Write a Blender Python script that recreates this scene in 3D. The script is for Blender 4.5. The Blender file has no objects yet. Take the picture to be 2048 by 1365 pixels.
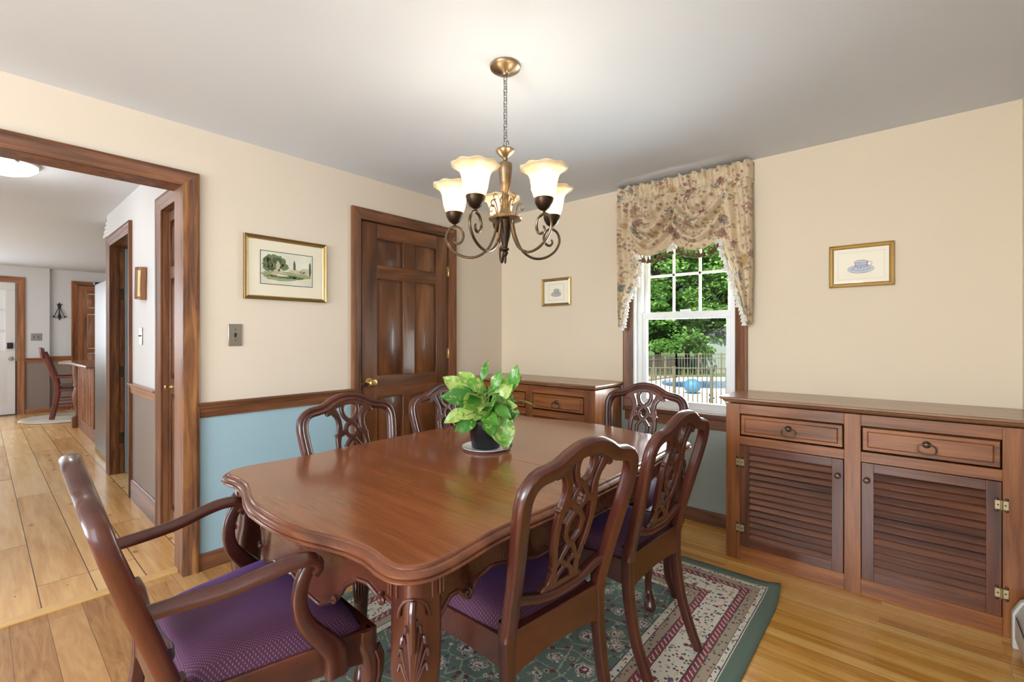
import bpy, bmesh, math, random
import numpy as np
from mathutils import Vector, Matrix, noise
S = bpy.context.scene
C = S.collection
PI = math.pi
R = math.radians

# ---------------------------------------------------------------- camera, exposure, sky, daylight
CAMX, CAMH, FPX, HORY, YAW = 2.86, 1.25, 920.0, 673.0, R(40.78)
cd = bpy.data.cameras.new('camera')
cam = bpy.data.objects.new('camera', cd); C.objects.link(cam)
cam.location = (CAMX, 0, CAMH); cam.rotation_euler = (PI/2, 0, YAW)
cd.sensor_fit = 'HORIZONTAL'; cd.sensor_width = 36.0; cd.lens = 36.0*FPX/2048
cd.shift_y = (HORY-682.5)/2048
cd.clip_start = 0.05; cd.clip_end = 300
S.camera = cam
S.view_settings.view_transform = 'Standard'; S.view_settings.look = 'None'
S.view_settings.exposure = 0.5; S.view_settings.gamma = 1.0; S.view_settings.use_curve_mapping = False

world = bpy.data.worlds.new('world'); S.world = world; world.use_nodes = True
wt = world.node_tree; wt.nodes.clear()
wo = wt.nodes.new('ShaderNodeOutputWorld'); bg = wt.nodes.new('ShaderNodeBackground')
sky = wt.nodes.new('ShaderNodeTexSky'); sky.sky_type = 'NISHITA'; sky.sun_disc = False
sky.sun_elevation = R(52); sky.sun_rotation = R(200); sky.air_density = 1.0; sky.dust_density = 2.0
bg.inputs['Strength'].default_value = 0.10
wt.links.new(sky.outputs[0], bg.inputs[0]); wt.links.new(bg.outputs[0], wo.inputs[0])

def light(name, typ, loc, rot, energy, color=(1,1,1), **kw):
    l = bpy.data.lights.new(name, typ); l.energy = energy; l.color = color
    for k, v in kw.items(): setattr(l, k, v)
    o = bpy.data.objects.new(name, l); C.objects.link(o); o.location = loc; o.rotation_euler = rot
    return o
# sun over the garden (from behind the house, so it never enters the room)
light('sun', 'SUN', (0, 0, 8), (R(40), 0, R(18)), 6.0, (1.0, 0.96, 0.88), angle=R(1.0))
# fill light in two added windows behind the camera, daylight by the garden window
light('fill_light_back', 'AREA', (1.9, -3.52, 1.45), (R(90), 0, R(-9)), 150, (0.84, 0.92, 1.0), shape='RECTANGLE', size=2.2, size_y=1.5)
light('fill_light_side', 'AREA', (3.22, -1.1, 1.5), (0, R(90), 0), 16, (0.84, 0.92, 1.0), shape='RECTANGLE', size=1.2, size_y=1.0)
light('daylight_garden_window', 'AREA', (1.75, 3.95, 1.30), (R(-100), 0, R(-6)), 84, (0.88, 0.95, 1.0), shape='RECTANGLE', size=1.4, size_y=1.4)
# kitchen: fill light in an added window, daylight by the far door
light('fill_light_kitchen', 'AREA', (-4.6, -2.93, 1.5), (R(90), 0, 0), 58, (0.82, 0.91, 1.0), shape='RECTANGLE', size=3.6, size_y=1.4)
light('daylight_kitchen_door', 'AREA', (-7.6, -1.0, 1.5), (0, R(-90), 0), 40, (0.84, 0.92, 1.0), shape='RECTANGLE', size=1.3, size_y=0.9)

# ---------------------------------------------------------------- helpers: colours and materials
def lin(c):
    out = []
    for v in c:
        v = v/255.0
        out.append(v/12.92 if v <= 0.04045 else ((v+0.055)/1.055)**2.4)
    return (out[0], out[1], out[2], 1.0)
class NT:
    def __init__(s, name):
        s.m = bpy.data.materials.new(name); s.m.use_nodes = True
        s.t = s.m.node_tree; s.n = s.t.nodes; s.l = s.t.links
        s.b = s.n['Principled BSDF']; s.out = s.n['Material Output']
        s._tc = None
    def tc(s, w='Object'):
        if s._tc is None: s._tc = s.n.new('ShaderNodeTexCoord')
        return s._tc.outputs[w]
    def put(s, sock, v):
        if hasattr(v, 'is_output') or isinstance(v, bpy.types.NodeSocket): s.l.new(v, sock)
        else: sock.default_value = v
    def math(s, op, a, b=0.0, c=0.0, clamp=False):
        n = s.n.new('ShaderNodeMath'); n.operation = op; n.use_clamp = clamp
        s.put(n.inputs[0], a); s.put(n.inputs[1], b); s.put(n.inputs[2], c)
        return n.outputs[0]
    def mapping(s, vec, scale=(1,1,1), loc=(0,0,0), rot=(0,0,0)):
        n = s.n.new('ShaderNodeMapping'); s.l.new(vec, n.inputs[0])
        n.inputs[1].default_value = loc; n.inputs[2].default_value = rot; n.inputs[3].default_value = scale
        return n.outputs[0]
    def noise(s, vec, scale=5, detail=4, rough=0.5, dist=0.0, out=0):
        n = s.n.new('ShaderNodeTexNoise'); s.put(n.inputs['Vector'], vec)
        n.inputs['Scale'].default_value = scale; n.inputs['Detail'].default_value = detail
        n.inputs['Roughness'].default_value = rough; n.inputs['Distortion'].default_value = dist
        return n.outputs[out]
    def voronoi(s, vec, scale=5, feature='F1', rnd=1.0, out='Distance'):
        n = s.n.new('ShaderNodeTexVoronoi'); n.feature = feature; s.put(n.inputs['Vector'], vec)
        n.inputs['Scale'].default_value = scale
        if 'Randomness' in n.inputs: n.inputs['Randomness'].default_value = rnd
        return n.outputs[out]
    def ramp(s, fac, stops, interp='LINEAR'):
        n = s.n.new('ShaderNodeValToRGB'); s.put(n.inputs[0], fac); r = n.color_ramp; r.interpolation = interp
        while len(r.elements) < len(stops): r.elements.new(0.5)
        while len(r.elements) > len(stops): r.elements.remove(r.elements[-1])
        for e, (p, c) in zip(r.elements, sorted(stops, key=lambda q: q[0])):
            e.position = p; e.color = c if len(c) == 4 else (c[0], c[1], c[2], 1)
        return n.outputs[0]
    def mix(s, fac, a, b, blend='MIX'):
        n = s.n.new('ShaderNodeMix'); n.data_type = 'RGBA'; n.blend_type = blend
        s.put(n.inputs[0], fac); s.put(n.inputs[6], a); s.put(n.inputs[7], b)
        return n.outputs[2]
    def sep(s, vec):
        n = s.n.new('ShaderNodeSeparateXYZ'); s.put(n.inputs[0], vec); return n.outputs
    def comb(s, x=0.0, y=0.0, z=0.0):
        n = s.n.new('ShaderNodeCombineXYZ'); s.put(n.inputs[0], x); s.put(n.inputs[1], y); s.put(n.inputs[2], z)
        return n.outputs[0]
    def bump(s, h, strength=0.3, dist=0.002):
        n = s.n.new('ShaderNodeBump'); n.inputs['Strength'].default_value = strength
        n.inputs['Distance'].default_value = dist; s.put(n.inputs['Height'], h)
        s.l.new(n.outputs[0], s.b.inputs['Normal'])
    def set(s, **kw):
        for k, v in kw.items():
            s.put(s.b.inputs[k.replace('_', ' ')], v)
        return s

def plain(name, col, rough=0.5, metal=0.0, coat=0.0, bump=None, var=0.0):
    t = NT(name)
    c = lin(col)
    if var:
        f = t.noise(t.tc(), 3.0, 3)
        c2 = tuple(max(0, x*(1-var)) for x in c[:3])+(1,); c1 = tuple(min(1, x*(1+var)) for x in c[:3])+(1,)
        t.set(Base_Color=t.ramp(f, [(0.3, c2), (0.7, c1)]))
    else: t.set(Base_Color=c)
    t.set(Roughness=rough, Metallic=metal, Coat_Weight=coat)
    if bump: t.bump(t.noise(t.tc(), bump[0], 4), bump[1], bump[2])
    return t.m

def wood(name, dark, mid, lite, axis='X', rough=0.3, coat=0.3, stretch=14.0, fine=70.0, fig=1.5, bump=0.15, pores=0.55, vary=1.0, crough=0.12):
    """grain runs along the given axis of the object"""
    t = NT(name)
    sc = {'X': (1, stretch, stretch), 'Y': (stretch, 1, stretch), 'Z': (stretch, stretch, 1)}[axis]
    sf = {'X': (1.5, fine, fine), 'Y': (fine, 1.5, fine), 'Z': (fine, fine, 1.5)}[axis]
    inf = t.n.new('ShaderNodeObjectInfo')
    v = t.tc()
    va = t.n.new('ShaderNodeVectorMath'); va.operation = 'ADD'; t.l.new(v, va.inputs[0])
    t.l.new(t.comb(t.math('MULTIPLY', inf.outputs['Random'], 7.0*vary), t.math('MULTIPLY', inf.outputs['Random'], 3.0*vary), 0.0), va.inputs[1])
    v = va.outputs[0]
    a = t.noise(t.mapping(v, sc), fig, 5, 0.55, 0.6)
    b = t.noise(t.mapping(v, sf), 3.0, 3, 0.6)
    col = t.ramp(a, [(0.28, lin(dark)), (0.5, lin(mid)), (0.74, lin(lite))])
    pore = t.ramp(b, [(0.34, (0.45, 0.42, 0.4, 1)), (0.52, (1, 1, 1, 1))])
    col = t.mix(pores, col, pore, 'MULTIPLY')
    t.set(Base_Color=col, Roughness=t.math('MULTIPLY_ADD', b, 0.12, rough-0.06), Coat_Weight=coat, Coat_Roughness=crough)
    t.bump(b, bump, 0.0008)
    return t.m

# ---------------------------------------------------------------- helpers: mesh building
class MB:
    def __init__(s): s.v = []; s.f = []
    def add(s, vs, fs):
        n = len(s.v); s.v += [tuple(map(float, q)) for q in vs]; s.f += [tuple(i+n for i in f) for f in fs]; return s
    def box(s, x0, x1, y0, y1, z0, z1):
        if x0 > x1: x0, x1 = x1, x0
        if y0 > y1: y0, y1 = y1, y0
        if z0 > z1: z0, z1 = z1, z0
        return s.add([(x0,y0,z0),(x1,y0,z0),(x1,y1,z0),(x0,y1,z0),(x0,y0,z1),(x1,y0,z1),(x1,y1,z1),(x0,y1,z1)],
            [(0,3,2,1),(4,5,6,7),(0,1,5,4),(1,2,6,5),(2,3,7,6),(3,0,4,7)])
    def prism(s, pts, a, b, plane='XZ'):
        """2-D polygon extruded between a and b on the third axis"""
        def P(q, w): return {'XZ': (q[0], w, q[1]), 'XY': (q[0], q[1], w), 'YZ': (w, q[0], q[1])}[plane]
        n = len(pts)
        vs = [P(q, a) for q in pts]+[P(q, b) for q in pts]
        fs = [tuple(range(n)), tuple(range(2*n-1, n-1, -1))]+[(i, i+n, (i+1) % n+n, (i+1) % n) for i in range(n)]
        return s.add(vs, fs)
    def lathe(s, prof, cx=0, cy=0, cz=0, n=24, axis='Z', wave=None):
        vs = []; fs = []
        for k, (r, z) in enumerate(prof):
            for i in range(n):
                a = 2*PI*i/n; rr = r*(1+(wave(k, a) if wave else 0))
                x, y = rr*math.cos(a), rr*math.sin(a)
                vs.append({'Z': (cx+x, cy+y, cz+z), 'Y': (cx+x, cy+z, cz+y), 'X': (cx+z, cy+x, cz+y)}[axis])
        m = len(prof)
        for k in range(m-1):
            for i in range(n):
                j = (i+1) % n
                fs.append((k*n+i, k*n+j, (k+1)*n+j, (k+1)*n+i))
        if prof[0][0] > 1e-6: fs.append(tuple(range(n-1, -1, -1)))
        if prof[-1][0] > 1e-6: fs.append(tuple((m-1)*n+i for i in range(n)))
        return s.add(vs, fs)
    def sweep(s, path, sec, up=(0, 0, 1), closed=False, scales=None, cap=True, fixed=None):
        """section points (a,b): a along the side vector, b along the normal"""
        P = [Vector(p) for p in path]; n = len(P); m = len(sec); vs = []; fs = []
        up = Vector(up); prevN = None
        for i in range(n):
            if closed: t = P[(i+1) % n]-P[i-1]
            else: t = P[min(i+1, n-1)]-P[max(i-1, 0)]
            t.normalize()
            if fixed is not None:
                b = Vector(fixed); b = (b-t*b.dot(t)).normalized(); a = t.cross(b).normalized()
            else:
                ref = prevN if prevN is not None else up
                b = ref-t*ref.dot(t)
                if b.length < 1e-5: b = Vector((1, 0, 0))-t*t.x
                b.normalize(); a = t.cross(b).normalized(); prevN = b
            k = scales[i] if scales else 1.0
            ka, kb = (k if isinstance(k, tuple) else (k, k))
            for (u, w) in sec: vs.append(P[i]+a*u*ka+b*w*kb)
        for i in range(n if closed else n-1):
            j = (i+1) % n
            for q in range(m):
                r = (q+1) % m
                fs.append((i*m+q, i*m+r, j*m+r, j*m+q))
        if cap and not closed:
            fs.append(tuple(range(m-1, -1, -1))); fs.append(tuple((n-1)*m+q for q in range(m)))
        return s.add(vs, fs)
    def tube(s, path, r, n=8, closed=False, radii=None):
        sec = [(math.cos(2*PI*i/n)*r, math.sin(2*PI*i/n)*r) for i in range(n)]
        return s.sweep(path, sec, closed=closed, scales=[q/r for q in radii] if radii else None)
    def sphere(s, c, r, n=12, sq=(1,1,1)):
        prof = [(max(1e-7, math.sin(PI*k/(n//2)))*r, -math.cos(PI*k/(n//2))*r) for k in range(n//2+1)]
        k0 = len(s.v); s.lathe(prof, 0, 0, 0, n)
        s.v[k0:] = [(c[0]+x*sq[0], c[1]+y*sq[1], c[2]+z*sq[2]) for x, y, z in s.v[k0:]]
        return s
    def grid(s, fn, nu, nv):
        vs = [fn(i/nu, j/nv) for j in range(nv+1) for i in range(nu+1)]
        fs = [(j*(nu+1)+i, j*(nu+1)+i+1, (j+1)*(nu+1)+i+1, (j+1)*(nu+1)+i) for j in range(nv) for i in range(nu)]
        return s.add(vs, fs)
    def xf(s, M):
        s.v = [tuple(M @ Vector(q)) for q in s.v]; return s
    def build(s, name, mat, parent=None, smooth=True, bevel=0.0, segs=2, angle=38, loc=None, solid=0.0, subsurf=0):
        me = bpy.data.meshes.new(name); me.from_pydata(s.v, [], s.f); me.update()
        bm = bmesh.new(); bm.from_mesh(me)
        bmesh.ops.recalc_face_normals(bm, faces=bm.faces); bm.to_mesh(me); bm.free()
        o = bpy.data.objects.new(name, me); C.objects.link(o)
        if mat: me.materials.append(mat)
        if parent: o.parent = parent
        if loc is not None: o.location = loc
        if solid:
            q = o.modifiers.new('solid', 'SOLIDIFY'); q.thickness = solid; q.offset = 0
        if bevel:
            q = o.modifiers.new('bevel', 'BEVEL'); q.width = bevel; q.segments = segs; q.limit_method = 'ANGLE'; q.angle_limit = R(40)
            q.harden_normals = False
        if subsurf:
            q = o.modifiers.new('sub', 'SUBSURF'); q.levels = subsurf; q.render_levels = subsurf
        if smooth:
            me.polygons.foreach_set('use_smooth', [True]*len(me.polygons))
            try: me.set_sharp_from_angle(angle=R(angle))
            except Exception: pass
        return o

def tag(o, label, cat, group=None, kind=None):
    if kind: o['kind'] = kind
    if label: o['label'] = label
    if cat: o['category'] = cat
    if group: o['group'] = group
    return o
def thing(name, label, cat, loc=(0,0,0), rz=0, group=None):
    o = bpy.data.objects.new(name, None); C.objects.link(o); o.location = loc; o.rotation_euler = (0, 0, rz)
    o.empty_display_size = 0.1
    return tag(o, label, cat, group)
def struct(name, mb, mat, label=None, cat=None, **kw):
    o = mb.build(name, mat, **kw); o['kind'] = 'structure'
    if label: o['label'] = label; o['category'] = cat or 'wall'
    return o
def copy_tree(o, label=None, parent=None):
    c = o.copy(); C.objects.link(c)
    if parent is not None: c.parent = parent
    if label: c['label'] = label
    for ch in list(o.children): copy_tree(ch, None, c)
    return c
def smoothpath(pts, n=8, closed=False):
    """Catmull-Rom through the points (any dimension)"""
    P = [np.array(p, float) for p in pts]; out = []
    N = len(P)
    rng = range(N if closed else N-1)
    for i in rng:
        if closed: a, b, c, d = P[(i-1) % N], P[i], P[(i+1) % N], P[(i+2) % N]
        else: a, b, c, d = P[max(i-1, 0)], P[i], P[i+1], P[min(i+2, N-1)]
        for k in range(n):
            t = k/n
            out.append(0.5*((2*b)+(-a+c)*t+(2*a-5*b+4*c-d)*t*t+(-a+3*b-3*c+d)*t**3))
    if not closed: out.append(P[-1])
    return [tuple(q) for q in out]
def lerp(a, b, t): return a+(b-a)*t
def interp(x, xs, ys): return float(np.interp(x, xs, ys))
def rsec(w, d, r, n=3):
    """rounded rectangle section"""
    out = []
    for cx, cy, a0 in ((w/2-r, d/2-r, 0), (-w/2+r, d/2-r, 90), (-w/2+r, -d/2+r, 180), (w/2-r, -d/2+r, 270)):
        for k in range(n+1):
            a = R(a0+90*k/n); out.append((cx+r*math.cos(a), cy+r*math.sin(a)))
    return out

# ---------------------------------------------------------------- materials
M = {}
def wallpaint(name, col):
    t = NT(name); f = t.noise(t.tc(), 1.3, 3)
    c = lin(col)
    t.set(Base_Color=t.ramp(f, [(0.3, tuple(x*0.985 for x in c[:3])), (0.7, tuple(min(1, x*1.015) for x in c[:3]))]), Roughness=0.75)
    t.bump(t.noise(t.tc(), 160, 3), 0.12, 0.001)
    return t.m
M['beige'] = wallpaint('beige_paint', (226, 207, 178))
M['blue'] = wallpaint('blue_paint', (136, 170, 182))
M['white_wall'] = wallpaint('white_kitchen_paint', (232, 232, 230))
M['taupe'] = wallpaint('taupe_wainscot', (176, 164, 156))
M['ceiling'] = wallpaint('ceiling_paint', (216, 224, 234))
M['grey_wall'] = wallpaint('outer_wall', (180, 180, 175))
trimD, trimM, trimL = (74, 44, 24), (122, 76, 46), (152, 102, 64)
for ax in 'XYZ':
    M['trim'+ax] = wood('stained_trim_'+ax, trimD, trimM, trimL, ax, rough=0.5, coat=0.12, stretch=10, crough=0.35)
    M['oak'+ax] = wood('oak_cabinet_'+ax, (96, 50, 22), (144, 84, 40), (172, 108, 58), ax, rough=0.36, coat=0.25, stretch=16, fine=90)
    M['odk'+ax] = wood('dark_oak_'+ax, (58, 28, 16), (98, 52, 30), (130, 76, 44), ax, rough=0.34, coat=0.3, stretch=16, fine=90)
    M['mah'+ax] = wood('mahogany_'+ax, (50, 20, 14), (76, 33, 23), (98, 47, 33), ax, rough=0.3, coat=0.45, stretch=4, fine=22, bump=0.02, pores=0.22)
    M['door'+ax] = wood('door_wood_'+ax, (62, 32, 16), (108, 64, 34), (146, 94, 54), ax, rough=0.33, coat=0.35, stretch=6, fine=45, fig=1.3)
    M['kdoor'+ax] = wood('kitchen_door_wood_'+ax, (110, 64, 36), (158, 100, 62), (186, 128, 84), ax, rough=0.35, coat=0.3, stretch=8)
M['ktrim'] = wood('kitchen_trim', (120, 70, 38), (160, 102, 62), (186, 126, 80), 'Z', rough=0.4)
M['distress'] = wood('worn_trim', (52, 30, 16), (116, 70, 36), (170, 116, 62), 'Z', rough=0.42, coat=0.15, stretch=9, fig=2.2)
M['tabletop'] = wood('table_top_wood', (124, 68, 36), (140, 80, 44), (152, 90, 52), 'X', rough=0.24, coat=0.45, stretch=9, fine=60, fig=1.6, bump=0.02, pores=0.3, vary=0.0)
M['table_edge'] = wood('table_edge_wood', (70, 32, 16), (110, 58, 32), (140, 82, 48), 'X', rough=0.25, coat=0.5, stretch=6, bump=0.03, pores=0.2, vary=0.0)
M['cab_top'] = wood('cabinet_top_wood', (122, 84, 56), (150, 108, 76), (172, 130, 94), 'X', rough=0.3, coat=0.4, stretch=16, fine=80)
M['burl'] = wood('figured_apron', (50, 24, 15), (78, 38, 24), (100, 52, 32), 'X', rough=0.28, coat=0.4, stretch=1.4, fine=9, fig=2.4, bump=0.02, pores=0.25)
M['brass'] = plain('brass', (196, 164, 100), 0.28, 1.0)
M['gold'] = plain('antique_gold', (158, 130, 82), 0.4, 0.85, var=0.15)
M['goldlip'] = plain('gold_lip', (212, 186, 130), 0.35, 0.9)
M['bronze'] = plain('dark_bronze', (66, 52, 42), 0.36, 0.9)
M['armb'] = plain('arm_bronze', (104, 90, 72), 0.32, 0.95)
M['champ'] = plain('champagne_bronze', (150, 128, 100), 0.33, 0.95)
M['pewter'] = plain('pewter', (120, 116, 112), 0.36, 0.95)
M['pull'] = plain('aged_brass', (92, 78, 60), 0.42, 0.85, var=0.2)
M['hingebr'] = plain('hinge_brass', (186, 164, 122), 0.4, 0.8)
M['hingedk'] = plain('hinge_dark', (70, 62, 54), 0.45, 0.8)
M['steel'] = plain('brushed_steel', (176, 172, 164), 0.32, 0.9)
M['fridge'] = plain('stainless_steel', (96, 90, 86), 0.35, 0.7, var=0.1)
M['vinyl'] = plain('white_vinyl', (238, 238, 236), 0.35)
M['whitedoor'] = plain('white_paint', (226, 224, 222), 0.4)
M['greydoor'] = plain('pale_grey_paint', (150, 160, 170), 0.45)
M['black'] = plain('black_plastic', (22, 22, 24), 0.3)
M['iron'] = plain('wrought_iron', (44, 44, 46), 0.5, 0.6)
M['paper'] = plain('mat_board', (246, 238, 216), 0.8)
M['china'] = plain('white_china', (232, 234, 240), 0.12, coat=0.5)
M['soil'] = plain('potting_soil', (52, 36, 24), 0.95, bump=(80, 0.8, 0.004))
M['ink'] = plain('sketch_ink', (74, 72, 80), 0.8)
M['inkl'] = plain('sketch_wash', (202, 206, 216), 0.8, var=0.25)
M['inkg'] = plain('sketch_line', (196, 192, 184), 0.8)
M['heater'] = plain('heater_enamel', (206, 204, 196), 0.4)
M['driftwood'] = wood('driftwood', (50, 34, 26), (130, 104, 84), (190, 170, 150), 'Z', rough=0.7, coat=0)
# fabric of the seats: purple with a fine woven dot pattern
def fabric():
    t = NT('purple_dotted_fabric'); x, y, z = t.sep(t.tc())[:3]
    s = 0.0078
    def cell(ox, oy):
        u = t.math('SUBTRACT', t.math('FRACT', t.math('ADD', t.math('DIVIDE', x, s), ox)), 0.5)
        v = t.math('SUBTRACT', t.math('FRACT', t.math('ADD', t.math('DIVIDE', y, s), oy)), 0.5)
        return t.math('SQRT', t.math('ADD', t.math('MULTIPLY', u, u), t.math('MULTIPLY', v, v)))
    d = t.math('MINIMUM', cell(0, 0), cell(0.5, 0.5))
    mask = t.math('LESS_THAN', d, 0.15)
    base = t.ramp(t.noise(t.tc(), 900, 2), [(0.3, lin((58, 24, 44))), (0.7, lin((78, 36, 62)))])
    t.set(Base_Color=t.mix(mask, base, lin((134, 84, 120))), Roughness=0.75, Sheen_Weight=0.35, Sheen_Roughness=0.4)
    t.b.inputs['Sheen Tint'].default_value = lin((150, 120, 230))
    t.bump(t.math('ADD', mask, t.noise(t.tc(), 600, 2)), 0.25, 0.0006)
    return t.m
M['fabric'] = fabric()

def floorboards(name, cols, length, width, gap, gapcol, rough=0.3, knots=False, grain=(1.2, 30), shiftx=0.0, wave=0.0, shifty=0.0):
    """boards running along X"""
    t = NT(name)
    v = t.mapping(t.tc(), (1, 1, 1), (shiftx, shifty, 0))
    br = t.n.new('ShaderNodeTexBrick'); t.l.new(v, br.inputs['Vector'])
    br.offset = 0.37; br.offset_frequency = 3; br.squash = 1.0
    br.inputs['Color1'].default_value = (0, 0, 0, 1); br.inputs['Color2'].default_value = (1, 1, 1, 1)
    br.inputs['Mortar'].default_value = (0.5, 0.5, 0.5, 1)
    br.inputs['Scale'].default_value = 1.0; br.inputs['Mortar Size'].default_value = gap
    br.inputs['Mortar Smooth'].default_value = 0.0; br.inputs['Bias'].default_value = 0.0
    br.inputs['Brick Width'].default_value = length; br.inputs['Row Height'].default_value = width
    tone = t.sep(br.outputs['Color'])[0]
    sh = t.comb(t.math('MULTIPLY', tone, 37.0), t.math('MULTIPLY', tone, 11.0), t.math('MULTIPLY', tone, 5.0))
    va = t.n.new('ShaderNodeVectorMath'); va.operation = 'ADD'; t.l.new(v, va.inputs[0]); t.l.new(sh, va.inputs[1])
    g = t.noise(t.mapping(va.outputs[0], (grain[0], grain[1], 1)), 2.0, 6, 0.6, wave)
    f = t.math('ADD', t.math('MULTIPLY', g, 0.75), t.math('MULTIPLY', tone, 0.38))
    col = t.ramp(f, [(0.30, lin(cols[0])), (0.52, lin(cols[1])), (0.80, lin(cols[2]))])
    if knots:
        k = t.voronoi(t.mapping(va.outputs[0], (4.2, 7.0, 1)), 1.0, 'F1', 1.0)
        kn = t.ramp(k, [(0.0, (0.22, 0.12, 0.07, 1)), (0.07, (0.42, 0.26, 0.15, 1)), (0.105, (0.9, 0.86, 0.8, 1)), (0.2, (1, 1, 1, 1))])
        col = t.mix(0.8, col, kn, 'MULTIPLY')
        k2 = t.voronoi(t.mapping(v, (1.6, 12.0, 1)), 1.5, 'F1', 0.3)
        col = t.mix(t.math('LESS_THAN', k2, 0.03), col, lin((96, 60, 36)))
    col = t.mix(br.outputs['Fac'], col, lin(gapcol))
    t.set(Base_Color=col, Roughness=t.math('MULTIPLY_ADD', g, 0.15, rough-0.07), Coat_Weight=0.35, Coat_Roughness=0.15)
    t.bump(t.math('SUBTRACT', t.math('MULTIPLY', g, 0.25), br.outputs['Fac']), 0.35, 0.0012)
    return t.m
M['oak_floor'] = floorboards('oak_strip_floor', [(178, 118, 48), (218, 158, 74), (236, 188, 108)], 1.05, 0.0575, 0.0006, (140, 94, 50), 0.26, grain=(1.0, 30), shifty=.02)
M['oak_wide'] = floorboards('wide_oak_floor', [(146, 100, 56), (182, 134, 82), (204, 158, 102)], 1.7, 0.1147, 0.0009, (104, 66, 38), 0.3, grain=(1.6, 14), shifty=.0294, wave=1.6)
M['pine_floor'] = floorboards('wide_pine_floor', [(206, 152, 88), (234, 186, 122), (244, 206, 148)], 1.9, 0.190, 0.0022, (96, 62, 36), 0.24, knots=True, grain=(0.9, 12), shiftx=0.4, shifty=.003)

def rugmat(hx, hy):
    t = NT('persian_rug_pile'); x, y, z = t.sep(t.tc())[:3]
    w = t.noise(t.tc(), 60, 2); wob = t.math('MULTIPLY', t.math('SUBTRACT', w, 0.5), 0.004)
    dx = t.math('SUBTRACT', hx, t.math('ABSOLUTE', x)); dy = t.math('SUBTRACT', hy, t.math('ABSOLUTE', y))
    d = t.math('ADD', t.math('MINIMUM', dx, dy), wob)
    green, cream, beige, red, navy = lin((98, 114, 98)), lin((222, 212, 192)), lin((170, 150, 126)), lin((140, 46, 62)), lin((58, 60, 78))
    stops = [(0.0, green), (.062, cream), (.066, navy), (.069, cream), (.088, navy), (.091, beige), (.128, navy), (.131, red), (.162, navy), (.165, cream),
             (.272, navy), (.275, red), (.305, navy), (.308, beige), (.345, navy), (.348, cream), (.376, navy), (.380, green)]
    k = 0.5
    base = t.ramp(t.math('DIVIDE', d, k), [(p/k, c) for p, c in stops], 'CONSTANT')
    # scattered flowers
    v1 = t.voronoi(t.tc(), 27, 'F1', 0.75); c1 = t.voronoi(t.tc(), 27, 'F1', 0.75, 'Color')
    v2 = t.voronoi(t.tc(), 58, 'F1', 1.0); c2 = t.voronoi(t.tc(), 58, 'F1', 1.0, 'Color')
    r1, r2 = t.sep(c1)[0], t.sep(c2)[0]
    pet = t.math('LESS_THAN', t.math('ADD', v1, t.math('MULTIPLY', t.noise(t.tc(), 140, 2), 0.45)), 0.52)
    core = t.math('LESS_THAN', v1, 0.16)
    fl = t.ramp(r1, [(0, lin((128, 40, 60))), (.3, lin((206, 194, 180))), (.45, lin((90, 96, 122))), (.62, lin((190, 160, 130))), (.78, lin((110, 120, 88))), (.9, lin((128, 40, 60)))], 'CONSTANT')
    sp = t.ramp(r2, [(0, lin((140, 50, 66))), (.35, lin((96, 104, 78))), (.6, lin((60, 64, 92))), (.8, lin((176, 150, 120)))], 'CONSTANT')
    spm = t.math('MULTIPLY', t.math('LESS_THAN', v2, 0.34), t.math('GREATER_THAN', r2, 0.12))
    inside = t.math('GREATER_THAN', d, .380)
    mid = t.math('MULTIPLY', t.math('GREATER_THAN', d, .172), t.math('LESS_THAN', d, .266))
    bands = t.math('MULTIPLY', t.math('GREATER_THAN', d, .069), t.math('LESS_THAN', d, .376))
    zig = t.math('LESS_THAN', t.math('ABSOLUTE', t.math('SUBTRACT', t.math('FRACT', t.math('MULTIPLY', t.math('ADD', x, y), 34.0)), 0.5)), 0.14)
    isred = t.math('MAXIMUM', t.math('MULTIPLY', t.math('GREATER_THAN', d, .136), t.math('LESS_THAN', d, .157)),
                   t.math('MULTIPLY', t.math('GREATER_THAN', d, .280), t.math('LESS_THAN', d, .300)))
    nz = t.noise(t.tc(), 70, 2)
    v0 = t.math('ADD', t.voronoi(t.tc(), 9.5, 'F1', 0.7), t.math('MULTIPLY', t.math('SUBTRACT', nz, 0.5), 0.34))
    ros = t.ramp(v0, [(0, cream), (.07, red), (.13, navy), (.19, cream), (.24, beige), (.30, navy), (.325, cream), (.36, green)], 'CONSTANT')
    rosm = t.math('LESS_THAN', v0, .36)
    ve = t.voronoi(t.tc(), 9.5, 'DISTANCE_TO_EDGE', 0.7); vine = t.math('LESS_THAN', t.math('ADD', ve, t.math('MULTIPLY', t.math('SUBTRACT', nz, .5), .10)), .022)
    col = t.mix(t.math('MULTIPLY', vine, t.math('GREATER_THAN', d, .382)), base, lin((160, 164, 138)))
    col = t.mix(t.math('MULTIPLY', spm, bands), col, sp)
    col = t.mix(t.math('MULTIPLY', pet, mid), col, fl)
    fieldm = t.math('MULTIPLY', inside, t.math('MULTIPLY', pet, t.math('GREATER_THAN', t.noise(t.tc(), 5, 2), 0.34)))
    col = t.mix(fieldm, col, fl)
    col = t.mix(t.math('MULTIPLY', inside, t.math('MULTIPLY', core, 1.0)), col, navy)
    col = t.mix(t.math('MULTIPLY', t.math('GREATER_THAN', d, .384), rosm), col, ros)
    col = t.mix(t.math('MULTIPLY', isred, zig), col, lin((206, 186, 170)))
    t.set(Base_Color=col, Roughness=0.95, Sheen_Weight=0.1)
    t.bump(t.noise(t.tc(), 700, 2), 0.6, 0.002)
    return t.m

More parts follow.
